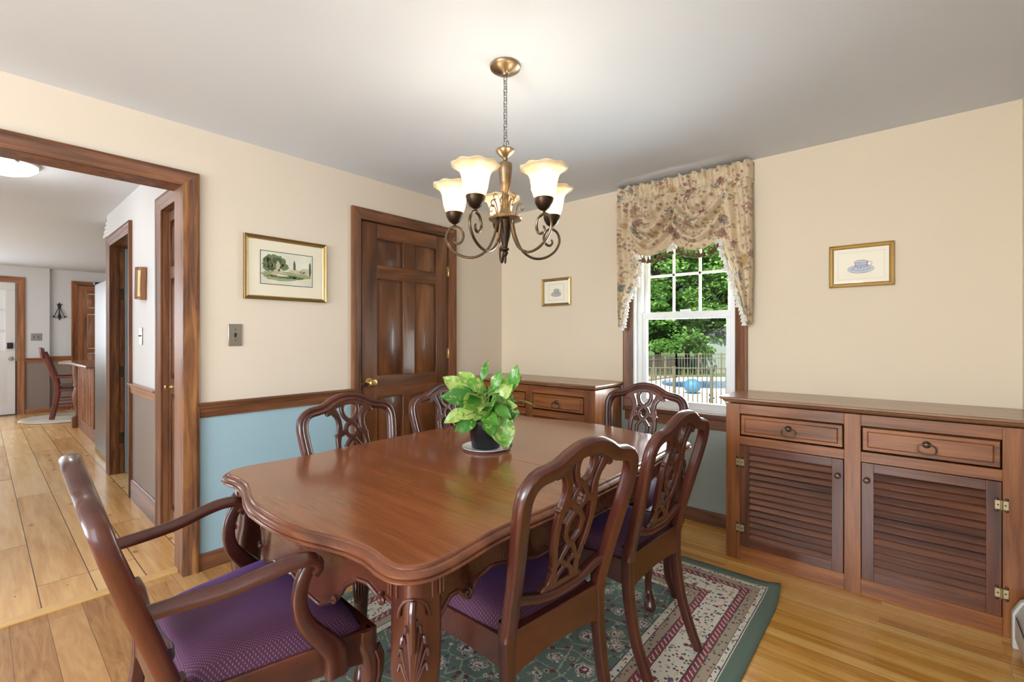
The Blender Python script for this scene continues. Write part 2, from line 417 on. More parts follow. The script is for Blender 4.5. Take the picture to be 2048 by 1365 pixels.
def glassmat(name, tint=(1, 1, 1), refl=1.0):
    t = NT(name); t.n.remove(t.b)
    tr = t.n.new('ShaderNodeBsdfTransparent'); tr.inputs[0].default_value = (*tint, 1)
    gl = t.n.new('ShaderNodeBsdfGlossy'); gl.inputs['Roughness'].default_value = 0.02
    fr = t.n.new('ShaderNodeFresnel'); fr.inputs[0].default_value = 1.35
    mx = t.n.new('ShaderNodeMixShader'); t.l.new(t.math('MULTIPLY', fr.outputs[0], refl), mx.inputs[0]); t.l.new(tr.outputs[0], mx.inputs[1]); t.l.new(gl.outputs[0], mx.inputs[2])
    t.l.new(mx.outputs[0], t.out.inputs[0]); return t.m
M['glass'] = glassmat('window_glass', (0.97, 0.99, 0.98), 0.25)
M['redwood'] = wood('reddish_chair_wood', (84, 34, 26), (118, 54, 42), (144, 74, 58), 'Z', rough=.35, coat=.3, pores=.2)
M['picglass'] = glassmat('picture_glass', (1, 1, 1), 0.3)
def curtainmat():
    t = NT('floral_cotton'); base = t.ramp(t.noise(t.tc(), 30, 3), [(0.3, lin((206, 184, 150))), (0.7, lin((224, 204, 172)))])
    v = t.mapping(t.tc(), (1, 0.4, 1))
    nz = t.noise(v, 90, 3)
    va = t.voronoi(v, 11, 'F1', 1.0); ra = t.sep(t.voronoi(v, 11, 'F1', 1.0, 'Color'))[0]
    vb = t.voronoi(v, 34, 'F1', 1.0); rb = t.sep(t.voronoi(v, 34, 'F1', 1.0, 'Color'))[0]
    ma = t.math('LESS_THAN', t.math('ADD', va, t.math('MULTIPLY', nz, 0.85)), 0.74)
    mb = t.math('MULTIPLY', t.math('LESS_THAN', t.math('ADD', vb, t.math('MULTIPLY', nz, 0.7)), 0.72), t.math('GREATER_THAN', t.noise(v, 9, 2), 0.46))
    ca = t.ramp(ra, [(0, lin((128, 62, 62))), (.28, lin((96, 100, 112))), (.5, lin((168, 132, 70))), (.7, lin((150, 92, 88))), (.86, lin((104, 104, 80)))], 'CONSTANT')
    cb = t.ramp(rb, [(0, lin((158, 128, 72))), (.4, lin((118, 112, 84))), (.7, lin((136, 80, 72)))], 'CONSTANT')
    col = t.mix(t.math('MULTIPLY', mb, .7), base, cb); col = t.mix(t.math('MULTIPLY', ma, .72), col, ca)
    t.set(Base_Color=col, Roughness=0.85, Sheen_Weight=0.2)
    t.bump(t.noise(t.tc(), 400, 2), 0.2, 0.0006)
    return t.m
M['curtain'] = curtainmat()
M['tassel'] = plain('white_tassel_thread', (232, 226, 214), 0.85)
M['tassel_backlit'] = plain('backlit_tassel_thread', (84, 66, 40), 0.85)  # tassels under the swags: backlit darkness put into the thread colour

# ================================================================ THE ROOM
def two_tone(name, upper, lower, z):
    t = NT(name); zz = t.sep(t.tc())[2]; f = t.noise(t.tc(), 1.2, 3)
    m = t.math('LESS_THAN', zz, z)
    up = t.ramp(f, [(0.3, tuple(x*0.985 for x in lin(upper)[:3])), (0.7, lin(upper))])
    lo = t.ramp(f, [(0.3, tuple(x*0.97 for x in lin(lower)[:3])), (0.7, lin(lower))])
    t.set(Base_Color=t.mix(m, up, lo), Roughness=0.72)
    t.bump(t.noise(t.tc(), 160, 3), 0.12, 0.001)
    return t.m
M['dining_wall'] = two_tone('dining_wall_paint', (224, 211, 193), (158, 189, 202), 0.86)
M['window_wall'] = two_tone('window_wall_paint_backlit_tint', (228, 212, 186), (172, 184, 178), 0.86)  # same blue as the left wall, backlight greying put into the lower colour
M['hall_wall'] = two_tone('kitchen_wall_paint', (224, 225, 226), (146, 130, 120), 0.86)

RX, BY, WY, CH = 3.26, -3.6, 3.17, 2.355          # right wall, back wall, window wall, ceiling
OY0, OY1, OZ = -0.95, 0.69, 2.035                 # opening to the kitchen
DY0, DY1, DZ = 1.718, 2.515, 2.062                # door
WX0, WX1, WZ0, WZ1 = 1.312, 2.018, 0.73, 2.10     # window
HY = 0.77                                         # hall wall plane
m = MB()
m.box(-.07, 0, BY, OY0-.015, 0, CH).box(-.07, 0, OY0-.015, OY1+.015, OZ+.015, CH).box(-.07, 0, OY1+.015, DY0-.02, 0, CH)
m.box(-.07, 0, DY0-.02, DY1+.02, DZ+.02, CH).box(-.07, 0, DY1+.02, WY, 0, CH)
struct('wall_left', m, M['dining_wall'], 'left wall painted cream over a blue lower half, with the open doorway and the six-panel door', smooth=False)
m = MB()
m.box(-.14, -.071, BY, OY0-.015, 0, CH).box(-.14, -.071, OY0-.015, OY1+.015, OZ+.015, CH).box(-.14, -.071, OY1+.015, HY, 0, CH)
struct('wall_hall_end', m, M['hall_wall'], smooth=False)
m = MB()
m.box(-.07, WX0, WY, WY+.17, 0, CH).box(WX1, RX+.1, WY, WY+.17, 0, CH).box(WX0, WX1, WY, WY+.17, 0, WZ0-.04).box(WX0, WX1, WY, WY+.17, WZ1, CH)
struct('wall_window', m, M['window_wall'], 'cream wall with the garden window, blue below with a greener backlit tint painted in', smooth=False)
# right wall with an opening added for the side fill light
m = MB(); m.box(RX, RX+.1, BY, -1.72, 0, CH).box(RX, RX+.1, -.48, WY, 0, CH).box(RX, RX+.1, -1.72, -.48, 0, .98).box(RX, RX+.1, -1.72, -.48, 2.02, CH)
struct('wall_right', m, M['dining_wall'], smooth=False)
m = MB(); m.box(-.14, .78, BY-.1, BY, 0, CH).box(3.02, RX+.1, BY-.1, BY, 0, CH).box(.78, 3.02, BY-.1, BY, 0, .68).box(.78, 3.02, BY-.1, BY, 2.22, CH)
struct('wall_back', m, M['dining_wall'], smooth=False)
m = MB()
for x0, x1 in ((.78, .84), (1.87, 1.93), (2.96, 3.02)): m.box(x0, x1, BY-.08, BY+.02, .68, 2.22)
m.box(.78, 3.02, BY-.08, BY+.02, .68, .74).box(.78, 3.02, BY-.08, BY+.02, 2.16, 2.22)
struct('added_window_back', m, M['vinyl'])  # unseen window frame added round the back fill light
m = MB()
for y0, y1 in ((-1.72, -1.67), (-.53, -.48)): m.box(RX-.02, RX+.08, y0, y1, .98, 2.02)
m.box(RX-.02, RX+.08, -1.72, -.48, .98, 1.03).box(RX-.02, RX+.08, -1.72, -.48, 1.97, 2.02)
struct('added_window_side', m, M['vinyl'])  # frame put in behind the camera to hold the side fill light
m = MB().box(-.14, RX+.1, BY-.1, WY+.17, CH, CH+.08)
struct('ceiling', m, M['ceiling'], 'plain light grey painted ceiling over the dining room', smooth=False)
m = MB().box(.78, RX+.1, BY-.1, WY+.17, -.1, 0)
struct('floor', m, M['oak_floor'], 'narrow strip oak floor of the dining room', smooth=False)
m = MB().box(-.08, .78, BY-.1, WY+.17, -.1, 0)
struct('floor_doorway_side', m, M['oak_wide'], 'wider oak boards on the doorway side of the dining room', smooth=False)

# kitchen beyond the opening
KX = -7.8
m = MB().box(-8.2, -.125, -3.1, 3.6, -.1, .012)
struct('floor_kitchen', m, M['pine_floor'], 'wide knotty pine floor boards of the kitchen', smooth=False)
m = MB().box(-.128, -.078, OY0-.2, OY1+.01, -.05, .014)
struct('trim_1', m, plain('threshold_wood', (222, 180, 118), 0.35, coat=.3, var=.08), 'light wood threshold strip where the kitchen floor meets the dining floor', bevel=.006)
m = MB().box(-8.2, -.14, -3.1, 3.6, CH, CH+.08)
struct('ceiling_kitchen', m, M['ceiling'], smooth=False)
# hall wall (faces the kitchen, -Y), with a closet door and a doorway
CL0, CL1, H0, H1, HT = -.765, -.16, -2.53, -1.735, 2.055
m = MB()
m.box(CL1+.019, -.14, HY, HY+.1, 0, CH).box(CL0-.019, CL1+.019, HY, HY+.1, HT+.019, CH).box(H1+.019, CL0-.019, HY, HY+.1, 0, CH).box(H0-.019, H1+.019, HY, HY+.09, HT+.019, CH).box(-2.72, H0-.019, HY, HY+.09, 0, CH)
m.box(-2.74, -2.64, HY+.09, 3.5, 0, CH)
struct('wall_hall', m, M['hall_wall'], smooth=False)
m = MB().box(KX-.1, KX, -3.1, HY-.01, 0, CH).box(KX-.16, KX-.05, HY-.01, 3.6, 0, CH)
struct('wall_kitchen_far', m, M['hall_wall'], smooth=False)
m = MB()
for x0, x1 in ((-8.0, -6.4), (-2.8, -.14)): m.box(x0, x1, -3.1, -3.0, 0, CH)
m.box(-6.4, -2.8, -3.1, -3.0, 0, .8).box(-6.4, -2.8, -3.1, -3.0, 2.2, CH)
struct('wall_kitchen_side', m, M['hall_wall'], smooth=False)
m = MB().box(-8.2, -2.7, 3.5, 3.6, 0, CH)
struct('wall_kitchen_back', m, M['hall_wall'], smooth=False)
m = MB().box(-2.6, -.14, 2.6, 2.7, 0, CH).box(-.2, -.14, HY+.1, 2.6, 0, CH)
struct('wall_closet', m, M['hall_wall'], smooth=False)
m = MB()
for x0, x1 in ((-6.4, -6.32), (-4.64, -4.56), (-2.88, -2.8)): m.box(x0, x1, -3.08, -2.98, .8, 2.2)
m.box(-6.4, -2.8, -3.08, -2.98, .8, .87).box(-6.4, -2.8, -3.08, -2.98, 2.13, 2.2)
struct('added_window_kitchen', m, M['vinyl'])  # added kitchen window out of view, made to carry the fill light

# moulded casings, mitred round an opening
CPROF = [(0, 0), (0, .010), (.004, .013), (.018, .014), (.022, .017), (.05, .017), (.056, .022), (.068, .024), (.073, .021), (.073, 0)]
def casing(name, plane, fix, a0, a1, z0, z1, sgn, mats, parent=None, prof=CPROF, w=.073, sides=(1, 1)):
    k = w/.073; vs = []; fs = []; mi = []
    def P(a, z, t): return (fix+sgn*t, a, z) if plane == 'X' else (a, fix+sgn*t, z)
    n = len(prof)
    for u, t in prof:
        u *= k
        vs += [P(a0-u, z0, t), P(a0-u, z1+u, t), P(a1+u, z1+u, t), P(a1+u, z0, t)]
    for i in range(n-1):
        for s_ in range(3):
            if s_ == 0 and not sides[0]: continue
            if s_ == 2 and not sides[1]: continue
            fs.append((i*4+s_, i*4+s_+1, (i+1)*4+s_+1, (i+1)*4+s_)); mi.append(1 if s_ == 1 else 0)
    mb = MB(); mb.add(vs, fs)
    o = mb.build(name, mats[0], parent, angle=50); o.data.materials.append(mats[1])
    if len(o.data.polygons) == len(mi): o.data.polygons.foreach_set('material_index', mi)
    return o
def lining(name, plane, a0, a1, z1, d0, d1, mat, parent, th=.018):
    mb = MB()
    if plane == 'X':
        mb.box(d0, d1, a0-th, a0, 0, z1+th).box(d0, d1, a1, a1+th, 0, z1+th).box(d0, d1, a0, a1, z1, z1+th)
    else:
        mb.box(a0-th, a0, d0, d1, 0, z1+th).box(a1, a1+th, d0, d1, 0, z1+th).box(a0, a1, d0, d1, z1, z1+th)
    return mb.build(name, mat, parent, smooth=False)
def multi(parts, name, mats, parent=None, bevel=.0, segs=2):
    """boxes/meshes with a material slot each, joined into one mesh"""
    mb = MB(); idx = []
    for sub, k in parts:
        n = len(sub.f); mb.add(sub.v, sub.f); idx += [k]*n
    o = mb.build(name, mats[0], parent, bevel=bevel, segs=segs)
    for q in mats[1:]: o.data.materials.append(q)
    o.data.polygons.foreach_set('material_index', idx)
    return o
def frustum(x0, x1, z0, z1, y0, y1, inset):
    mb = MB()
    return mb.add([(x0,y0,z0),(x1,y0,z0),(x1,y0,z1),(x0,y0,z1),(x0+inset,y1,z0+inset),(x1-inset,y1,z0+inset),(x1-inset,y1,z1-inset),(x0+inset,y1,z1-inset)],
        [(0,1,2,3),(4,7,6,5),(0,4,5,1),(1,5,6,2),(2,6,7,3),(3,7,4,0)])
def panel_door(name, w, h, mats, cols, rows, parent, t=.035, raised=True):
    """front face at local y=0 looking to -y; cols/rows are the clear panel spans"""
    parts = []
    parts.append((MB().box(0, w, .018, t, 0, h), 0))
    xs = [0]+[v for c in cols for v in c]+[w]; zs = [0]+[v for c in rows for v in c]+[h]
    for i in range(0, len(xs), 2):
        if i in (0, len(xs)-2): parts.append((MB().box(xs[i], xs[i+1], 0, .02, 0, h), 0))
        else:
            for z0, z1 in rows: parts.append((MB().box(xs[i], xs[i+1], 0, .02, z0, z1), 0))
    for i in range(0, len(zs), 2): parts.append((MB().box(xs[1], xs[-2], 0, .02, zs[i], zs[i+1]), 1))
    for x0, x1 in cols:
        for z0, z1 in rows:
            if raised: parts.append((frustum(x0+.006, x1-.006, z0+.006, z1-.006, .0185, .0015, min(.040, (x1-x0)*.24)), 0))
            parts.append((frustum(x0, x1, z0, z1, .0185, .0175, .004), 0))
    return multi(parts, name, mats, parent, bevel=.0025)
def empty(name, parent=None, loc=(0,0,0), rz=0):
    o = bpy.data.objects.new(name, None); C.objects.link(o); o.location = loc; o.rotation_euler = (0,0,rz)
    if parent: o.parent = parent
    return o

# opening to the kitchen: worn wooden casing
e = empty('door_2'); e['kind'] = 'structure'; e['label'] = 'wide cased doorway without a door opening to the kitchen'; e['category'] = 'doorway'
casing('casing', 'X', 0, OY0, OY1, 0, OZ, 1, [M['distress'], M['trimY']], e)
casing('casing', 'X', -.14, OY0, OY1, .012, OZ, -1, [M['trimZ'], M['trimY']], e, sides=(1, 0))
lining('jamb', 'X', OY0, OY1, OZ, -.142, .004, M['trimZ'], e, th=.016)

# six-panel door on the left wall
e = empty('door_1'); e['kind'] = 'structure'; e['label'] = 'dark stained six-panel wooden door standing slightly ajar'; e['category'] = 'door'
casing('casing', 'X', 0, DY0, DY1, 0, DZ, 1, [M['trimZ'], M['trimY']], e)
lining('jamb', 'X', DY0, DY1, DZ, -.13, .004, M['trimZ'], e)
dw = DY1-DY0-.022
cols = [(.122, .341), (.447, .660)]; rows = [(.20, .80), (.955, 1.652), (1.748, 1.938)]
slab = panel_door('door_slab', dw, 2.045, [M['doorZ'], M['doorX']], cols, rows, e)
slab.location = (-.012, DY0+.018, .010); slab.rotation_euler = (0, 0, PI/2+R(-.6))
# round brass knob
kb = MB().lathe([(1e-6, .0), (.033, .0), (.033, -.006), (.026, -.010), (.013, -.014), (.012, -.036), (.022, -.042), (.029, -.052), (.030, -.060), (.024, -.068), (.010, -.070), (1e-6, -.069)], 0, 0, 0, 24, 'Y')
k = kb.build('door_knob', M['brass'], slab); k.location = (.055, 0, .915); k['label'] = 'round brass door knob'
for z in (1.71, 1.04, .22):
    hb = MB().lathe([(1e-6, -.045), (.003, -.045), (.0055, -.041), (.0055, .041), (.003, .045), (1e-6, .045)], 0, 0, 0, 10)
    hb.box(-.018, -.002, -.001, .003, -.040, .040)
    q = hb.build('hinge', M['brass'], slab); q.location = (dw+.008, -.006, z+.06)
MB().box(-.05, .03, .02, .10, .86, .89).build('latch_strike', M['pewter'], e).location = (-.03, DY0-.02, .04)

# hall: closet door, cased doorway with a pale door swung in
e = empty('door_3'); e['kind'] = 'structure'; e['label'] = 'tall narrow panelled closet door in the hall behind the doorway'; e['category'] = 'door'
casing('casing', 'Y', HY, CL0, CL1, .012, HT, -1, [M['trimZ'], M['trimX']], e, w=.085, sides=(1, 0))
lining('jamb', 'Y', CL0, CL1, HT, HY-.002, HY+.1, M['trimZ'], e)
s2 = panel_door('door_slab', .60, 2.035, [M['doorZ'], M['doorX']], [(.05, .27), (.33, .55)], [(.14, .87), (.97, 1.60), (1.68, 1.97)], e, t=.03)
s2.location = (CL0+.003, HY+.028, .014)
q = MB().lathe([(1e-6, 0), (.012, 0), (.008, -.006), (.005, -.012), (.005, -.02), (.012, -.026), (.013, -.033), (.006, -.037), (1e-6, -.037)], 0, 0, 0, 14, 'Y').build('door_knob', M['brass'], s2)
q.location = (.085, 0, .915)
e = empty('door_4'); e['kind'] = 'structure'; e['label'] = 'cased side doorway in the hall with a pale door swung inwards'; e['category'] = 'doorway'
casing('casing', 'Y', HY, H0, H1, .012, HT, -1, [M['trimZ'], M['trimX']], e, w=.085)
lining('jamb', 'Y', H0, H1, HT, HY-.002, HY+.092, M['distress'], e)
mb = MB().box(H0-.001, H0+.010, HY+.030, HY+.056, 0, HT); mb.build('door_stop', M['distress'], e, bevel=.002)
gs = MB().box(-.004, .034, 0, .74, .015, 2.04).build('door_slab', M['greydoor'], e, bevel=.002); gs.location = (H0+.014, HY+.094, 0)
for z in (1.63, .93, .33):
    hb = MB().box(0, .003, -.05, .0, -.05, .05).lathe([(.008, -.052), (.008, .052)], .008, .004, 0, 10).box(-.001, .006, .006, .03, -.05, .05)
    q = hb.build('hinge', M['pull'], e, bevel=.001); q.location = (H0+.0005, HY+.090, z)

# mouldings
def chair_rail(name, plane, fix, a0, a1, sgn, mat, zt=.895, z0=.815):
    """profile: cap nosing over a flat band"""
    h = zt
    pr = [(0, h), (.030, h), (.034, h-.004), (.034, h-.010), (.026, h-.016), (.020, h-.024), (.017, h-.034), (.014, h-.036), (.014, z0+.012), (.011, z0+.006), (.011, z0), (0, z0)]
    mb = MB(); pts = [(fix+sgn*t, z) for t, z in pr]
    if plane == 'X': mb.prism(pts, a0, a1, 'XZ')
    else: mb.prism([(fix+sgn*t, z) for t, z in pr], a0, a1, 'YZ')
    return struct(name, mb, mat, angle=30)
def baseboard(name, plane, fix, a0, a1, sgn, mat, h=.088):
    pr = [(0, 0), (.014, 0), (.014, h-.012), (.010, h-.004), (.004, h), (0, h)]
    mb = MB(); mb.prism([(fix+sgn*t, z) for t, z in pr], a0, a1, 'XZ' if plane == 'X' else 'YZ')
    return struct(name, mb, mat, angle=30)
chair_rail('trim_2', 'X', 0, OY1+.074, DY0-.06, 1, M['trimY'])
chair_rail('trim_3', 'X', 0, DY1+.074, 2.735, 1, M['trimY'])
baseboard('baseboard_left', 'X', 0, OY1+.074, DY0-.073, 1, M['trimY'])
baseboard('baseboard_left_corner', 'X', 0, DY1+.074, 2.78, 1, M['trimY'])
baseboard('baseboard_window', 'Y', WY, 1.221, 2.071, -1, M['trimX'])
baseboard('baseboard_right', 'X', RX, BY, .38, -1, M['trimY'])
baseboard('baseboard_back', 'Y', BY, 0, RX, 1, M['trimX'])
chair_rail('trim_4', 'Y', HY, H1+.086, CL0-.086, -1, M['kdoorX'])
baseboard('baseboard_hall', 'Y', HY, H1+.086, CL0-.086, -1, M['trimX'], h=.16)
baseboard('baseboard_kitchen', 'X', KX, .47, HY, 1, M['kdoorY'])
baseboard('baseboard_kitchen_step', 'X', KX-.05, HY, 1.02, 1, M['kdoorY'])
chair_rail('trim_5', 'X', KX, .475, HY, 1, M['kdoorY'], .90, .83)
chair_rail('trim_6', 'X', KX-.05, HY, 1.02, 1, M['kdoorY'], .92, .85)

# ---- far kitchen doors
e = empty('door_5'); e['kind'] = 'structure'; e['label'] = 'white entry door with a curtained glass panel at the far end of the kitchen'; e['category'] = 'door'
casing('casing', 'X', KX, -.52, .395, .012, 2.10, 1, [M['ktrim'], M['kdoorY']], e, w=.085)
sl = multi([(MB().box(-.50, .375, -.0, .02, 1.98, 2.09), 0), (MB().box(-.50, .375, 0, .02, .03, 1.02), 0), (MB().box(-.50, -.36, 0, .02, 1.02, 1.98), 0), (MB().box(.27, .375, 0, .02, 1.02, 1.98), 0)],
    'door_slab', [M['whitedoor']], e, bevel=.003)
sl.location = (KX+.015, 0, 0); sl.rotation_euler = (0, 0, 0)
for v in sl.data.vertices: v.co = Vector((v.co.y, v.co.x, v.co.z))
mb = MB()
for z in (1.34, 1.66): mb.box(0, .012, -.36, .27, z-.01, z+.01)
for y in (-.15, .06): mb.box(0, .012, y-.01, y+.01, 1.02, 1.98)
mb.build('muntin', M['whitedoor'], sl)
MB().box(-.004, -.001, -.36, .27, 1.02, 1.98).build('glass_pane', plain('sheer_curtain', (236, 238, 240), .8), sl)
mb = MB()
for (y0, y1) in ((-.40, -.06), (.02, .29)):
    mb.add([(q[1], q[0], q[2]) for q in frustum(y0, y1, .2, .83, .02, .026, .03).v], frustum(0, 1, 0, 1, 0, 1, .1).f)
mb.build('door_panel', M['whitedoor'], sl)
MB().box(.02, .05, .285, .35, 1.055, 1.15).build('deadbolt', M['black'], sl, bevel=.008)['label'] = 'black keypad lock'
q = MB().lathe([(1e-6, 0), (.03, 0), (.03, .008), (.012, .012), (.012, .04), (.027, .048), (.027, .062), (.018, .07), (1e-6, .07)], 0, 0, 0, 16, 'X').build('door_knob', M['steel'], sl); q.location = (.02, .325, .90)
e = empty('door_6'); e['kind'] = 'structure'; e['label'] = 'lighter brown panelled wooden door on the far kitchen wall beside the fridge'; e['category'] = 'door'
casing('casing', 'X', KX-.05, 1.105, 1.90, .012, 2.10, 1, [M['kdoorZ'], M['kdoorY']], e, w=.085)
s3 = panel_door('door_slab', .79, 2.08, [M['kdoorZ'], M['kdoorX']], [(.11, .35), (.44, .68)], [(.14, .55), (.65, .95), (1.02, 1.62), (1.72, 1.97)], e)
s3.location = (KX-.035, 1.107, .014); s3.rotation_euler = (0, 0, PI/2)

# ---------------------------------------------------------------- garden window
e = empty('window_1'); e['kind'] = 'structure'; e['label'] = 'white double-hung window with muntins in its upper sash, looking on the garden'; e['category'] = 'window'
def box_at(name, spec, mat, parent, bevel=.002):
    mb = MB()
    for s_ in spec: mb.box(*s_)
    return mb.build(name, mat, parent, bevel=bevel)
mbc = casing('casing', 'Y', WY, WX0, WX1, .735, WZ1, -1, [M['trimZ'], M['trimX']], e, w=.073)
box_at('window_stool', [(WX0-.073, WX1+.073, WY-.03, WY+.02, .70, .735)], M['trimX'], e, .006)
box_at('window_apron', [(WX0-.06, WX1+.06, WY-.016, WY, .632, .70)], M['trimX'], e, .003)
box_at('jamb', [(WX0, WX0+.014, WY, WY+.05, .735, WZ1), (WX1-.014, WX1, WY, WY+.05, .735, WZ1), (WX0, WX1, WY, WY+.05, WZ1-.014, WZ1)], M['vinyl'], e)
fo, fi = .012, .045
box_at('window_frame', [(WX0+.0, WX0+fi, WY+.05, WY+.16, .70, WZ1), (WX1-fi, WX1, WY+.05, WY+.16, .70, WZ1), (WX0, WX1, WY+.05, WY+.16, .70, .742), (WX0, WX1, WY+.05, WY+.16, WZ1-.04, WZ1)], M['vinyl'], e, .003)
a0, a1 = WX0+fi-.005, WX1-fi+.005
lo = box_at('lower_sash', [(a0, a0+.035, WY+.065, WY+.10, .742, 1.42), (a1-.035, a1, WY+.065, WY+.10, .742, 1.42), (a0, a1, WY+.064, WY+.10, 1.375, 1.425), (a0, a1, WY+.064, WY+.10, .742, .79)], M['vinyl'], e, .004)
up = box_at('upper_sash', [(a0, a0+.035, WY+.103, WY+.135, 1.38, 2.06), (a1-.035, a1, WY+.103, WY+.135, 1.38, 2.06), (a0, a1, WY+.103, WY+.135, 1.375, 1.415), (a0, a1, WY+.103, WY+.135, 2.02, 2.06)], M['vinyl'], e, .004)
gx = [a0+.035+(a1-a0-.07)*k/3 for k in (1, 2)]
mb = MB()
for x in gx: mb.box(x-.009, x+.009, WY+.112, WY+.124, 1.41, 2.03)
for z in (1.62, 1.83): mb.box(a0+.03, a1-.03, WY+.112, WY+.124, z+.065, z+.083)
mb.build('muntin', M['vinyl'], up, bevel=.002)
MB().box(a0+.03, a1-.03, WY+.078, WY+.084, .78, 1.38).build('glass_pane', M['glass'], lo)
MB().box(a0+.03, a1-.03, WY+.117, WY+.121, 1.41, 2.03).build('glass_pane', M['glass'], up)
MB().box(1.63, 1.70, WY+.075, WY+.10, 1.425, 1.44).build('sash_lock', M['vinyl'], lo, bevel=.004)

# ================================================================ BUILT-IN CABINETS
def ring_pull(parent, x, y, z, w=.062, h=.04, grp=None):
    e = empty('handle', parent, (x, y, z))
    MB().lathe([(1e-6, 0), (.016, 0), (.015, -.004), (.009, -.007), (.011, -.011), (.008, -.017), (1e-6, -.019)], 0, 0, .0, 16, 'Y').build('backplate', M['pull'], e)
    me = MB()
    pts = [((w/2)*math.sin(a)*(1+.12*math.cos(2*a)), -.014-.004*(1-math.cos(a)), -h*.55*(1-math.cos(a))+.002) for a in [2*PI*i/28 for i in range(28)]]
    me.tube(pts, .003, 8, closed=True); me.tube([(-.012, -.010, .006), (0, -.013, .012), (.012, -.010, .006)], .004, 6)
    me.build('ring', M['pull'], e)
    return e
def butterfly_hinge(parent, x, y, z):
    e = empty('hinge', parent, (x, y, z))
    mb = MB()
    for s_ in (-1, 1):
        mb.prism([(s_*.004, -.017), (s_*.016, -.021), (s_*.020, -.018), (s_*.020, .018), (s_*.016, .021), (s_*.004, .017)], -.003, 0, 'XZ')
    mb.build('hinge_plate', M['hingebr'], e, bevel=.0006)
    MB().lathe([(.0042, -.020), (.0042, .020)], 0, -.004, 0, 8).build('hinge_pin', M['hingebr'], e)
    mb = MB()
    for sx in (-1, 1):
        for sz in (-1, 1): mb.sphere((sx*.0145, -.002, sz*.0235), .0065, 8, (1, .6, 1))
        mb.sphere((sx*.011, -.003, 0), .0035, 8, (1, .6, 1))
    mb.build('screw', M['hingedk'], e)
    return e
def knob(parent, x, y, z):
    k = MB().lathe([(1e-6, 0), (.006, 0), (.005, -.008), (.011, -.013), (.013, -.018), (.010, -.023), (1e-6, -.025)], 0, 0, 0, 16, 'Y').build('knob', M['pull'], parent)
    k.location = (x, y, z)
def cabinet(label, x0, x1, drawers, doors, stiles, fy=2.78, ov=(.02, .02), deep=WY, side_mats=None):
    t = thing('sideboard_cabinet', label, 'cabinet', ((x0+x1)/2, (fy+deep)/2, 0))
    ox, oy = (x0+x1)/2, (fy+deep)/2
    top_z = .872
    parts = []
    yb = deep-.003
    # carcass sides, bottom, back
    parts += [(MB().box(x0-ox, x0+.02-ox, fy+.02-oy, yb-oy, 0, top_z), 0), (MB().box(x1-.02-ox, x1-ox, fy+.02-oy, yb-oy, 0, top_z), 0)]
    parts += [(MB().box(x0+.02-ox, x1-.02-ox, yb-.012-oy, yb-oy, 0, top_z), 0), (MB().box(x0+.02-ox, x1-.02-ox, fy+.02-oy, yb-.012-oy, .06, .08), 1)]
    for a, b in stiles: parts.append((MB().box(a-ox, b-ox, fy-oy, fy+.022-oy, 0, top_z), 0))
    for i in range(len(stiles)-1):
        a, b = stiles[i][1]-ox, stiles[i+1][0]-ox
        for z0, z1 in ((0, .080), (.645, .693), (.818, top_z)): parts.append((MB().box(a, b, fy+.0005-oy, fy+.022-oy, z0, z1), 1))
    multi(parts, 'body', [M['oakZ'], M['oakX']], t, bevel=.0015)
    # worktop with a moulded front edge, mitred at the free ends
    prof = [(-.026, .872), (-.016, .876), (.002, .880), (.010, .888), (.012, .894), (.020, .897), (.026, .900), (.026, .907), (.022, .911)]
    mb = MB(); vs = []; fs = []
    l_free, r_free = ov
    for u, z in prof:
        xl = x0-u if l_free else x0; xr = x1+u if r_free else x1
        vs += [(xl-ox, yb-oy, z), (xl-ox, fy-.012-u-oy, z), (xr-ox, fy-.012-u-oy, z), (xr-ox, yb-oy, z)]
    n = len(prof)
    for i in range(n-1):
        for s_ in range(4): fs.append((i*4+s_, i*4+(s_+1) % 4, (i+1)*4+(s_+1) % 4, (i+1)*4+s_))
    fs.append((0, 3, 2, 1)); fs.append(tuple((n-1)*4+k for k in range(4)))
    mb.add(vs, fs); mb.build('countertop', M['cab_top'], t, angle=25)
    for a, b in drawers:
        w = b-a-.006
        d = multi([(frustum(-w/2, w/2, .001, .116, .018, -.004, .004), 0), (frustum(-w/2+.02, w/2-.02, .019, .098, -.003, -.010, .006), 0)], 'drawer', [M['oakX']], t, bevel=.0012)
        d.location = ((a+b)/2-ox, fy-oy, .698)
        ring_pull(d, 0, -.010, .066, w=.058 if w < .44 else .074)
    for a, b, hs in doors:
        w = b-a-.006; h = .560
        d = multi([(MB().box(-w/2, -w/2+.046, -.006, .016, 0, h), 0), (MB().box(w/2-.046, w/2, -.006, .016, 0, h), 0),
                   (MB().box(-w/2+.046, w/2-.046, -.005, .016, 0, .046), 1), (MB().box(-w/2+.046, w/2-.046, -.005, .016, h-.042, h), 1),
                   (MB().box(-w/2+.04, w/2-.04, .0165, .018, .04, h-.04), 1)], 'door', [M['odkZ'], M['odkX']], t, bevel=.002)
        d.location = ((a+b)/2-ox, fy-oy, .083)
        mb = MB(); n = 14; z0, z1 = .046, h-.042; st = (z1-z0)/n
        for k in range(n):
            zc = z0+st*(k+.5)
            th = R(33); hh = st*.60; tt = .003
            c_, s_ = math.cos(th), math.sin(th)
            q = [(-tt, -hh), (tt, -hh), (tt, hh), (-tt, hh)]
            mb.prism([(.004+u*c_+v*s_, zc-u*s_+v*c_) for u, v in q], -w/2+.045, w/2-.045, 'YZ')
        mb.build('louver_slats', M['odkX'], d, bevel=.0015)
        hx = -w/2 if hs < 0 else w/2
        for z in (.100, .466): butterfly_hinge(d, hx, -.007, z)
        knob(d, (w/2-.022) if hs < 0 else (-w/2+.02), -.006, .478)
    return t
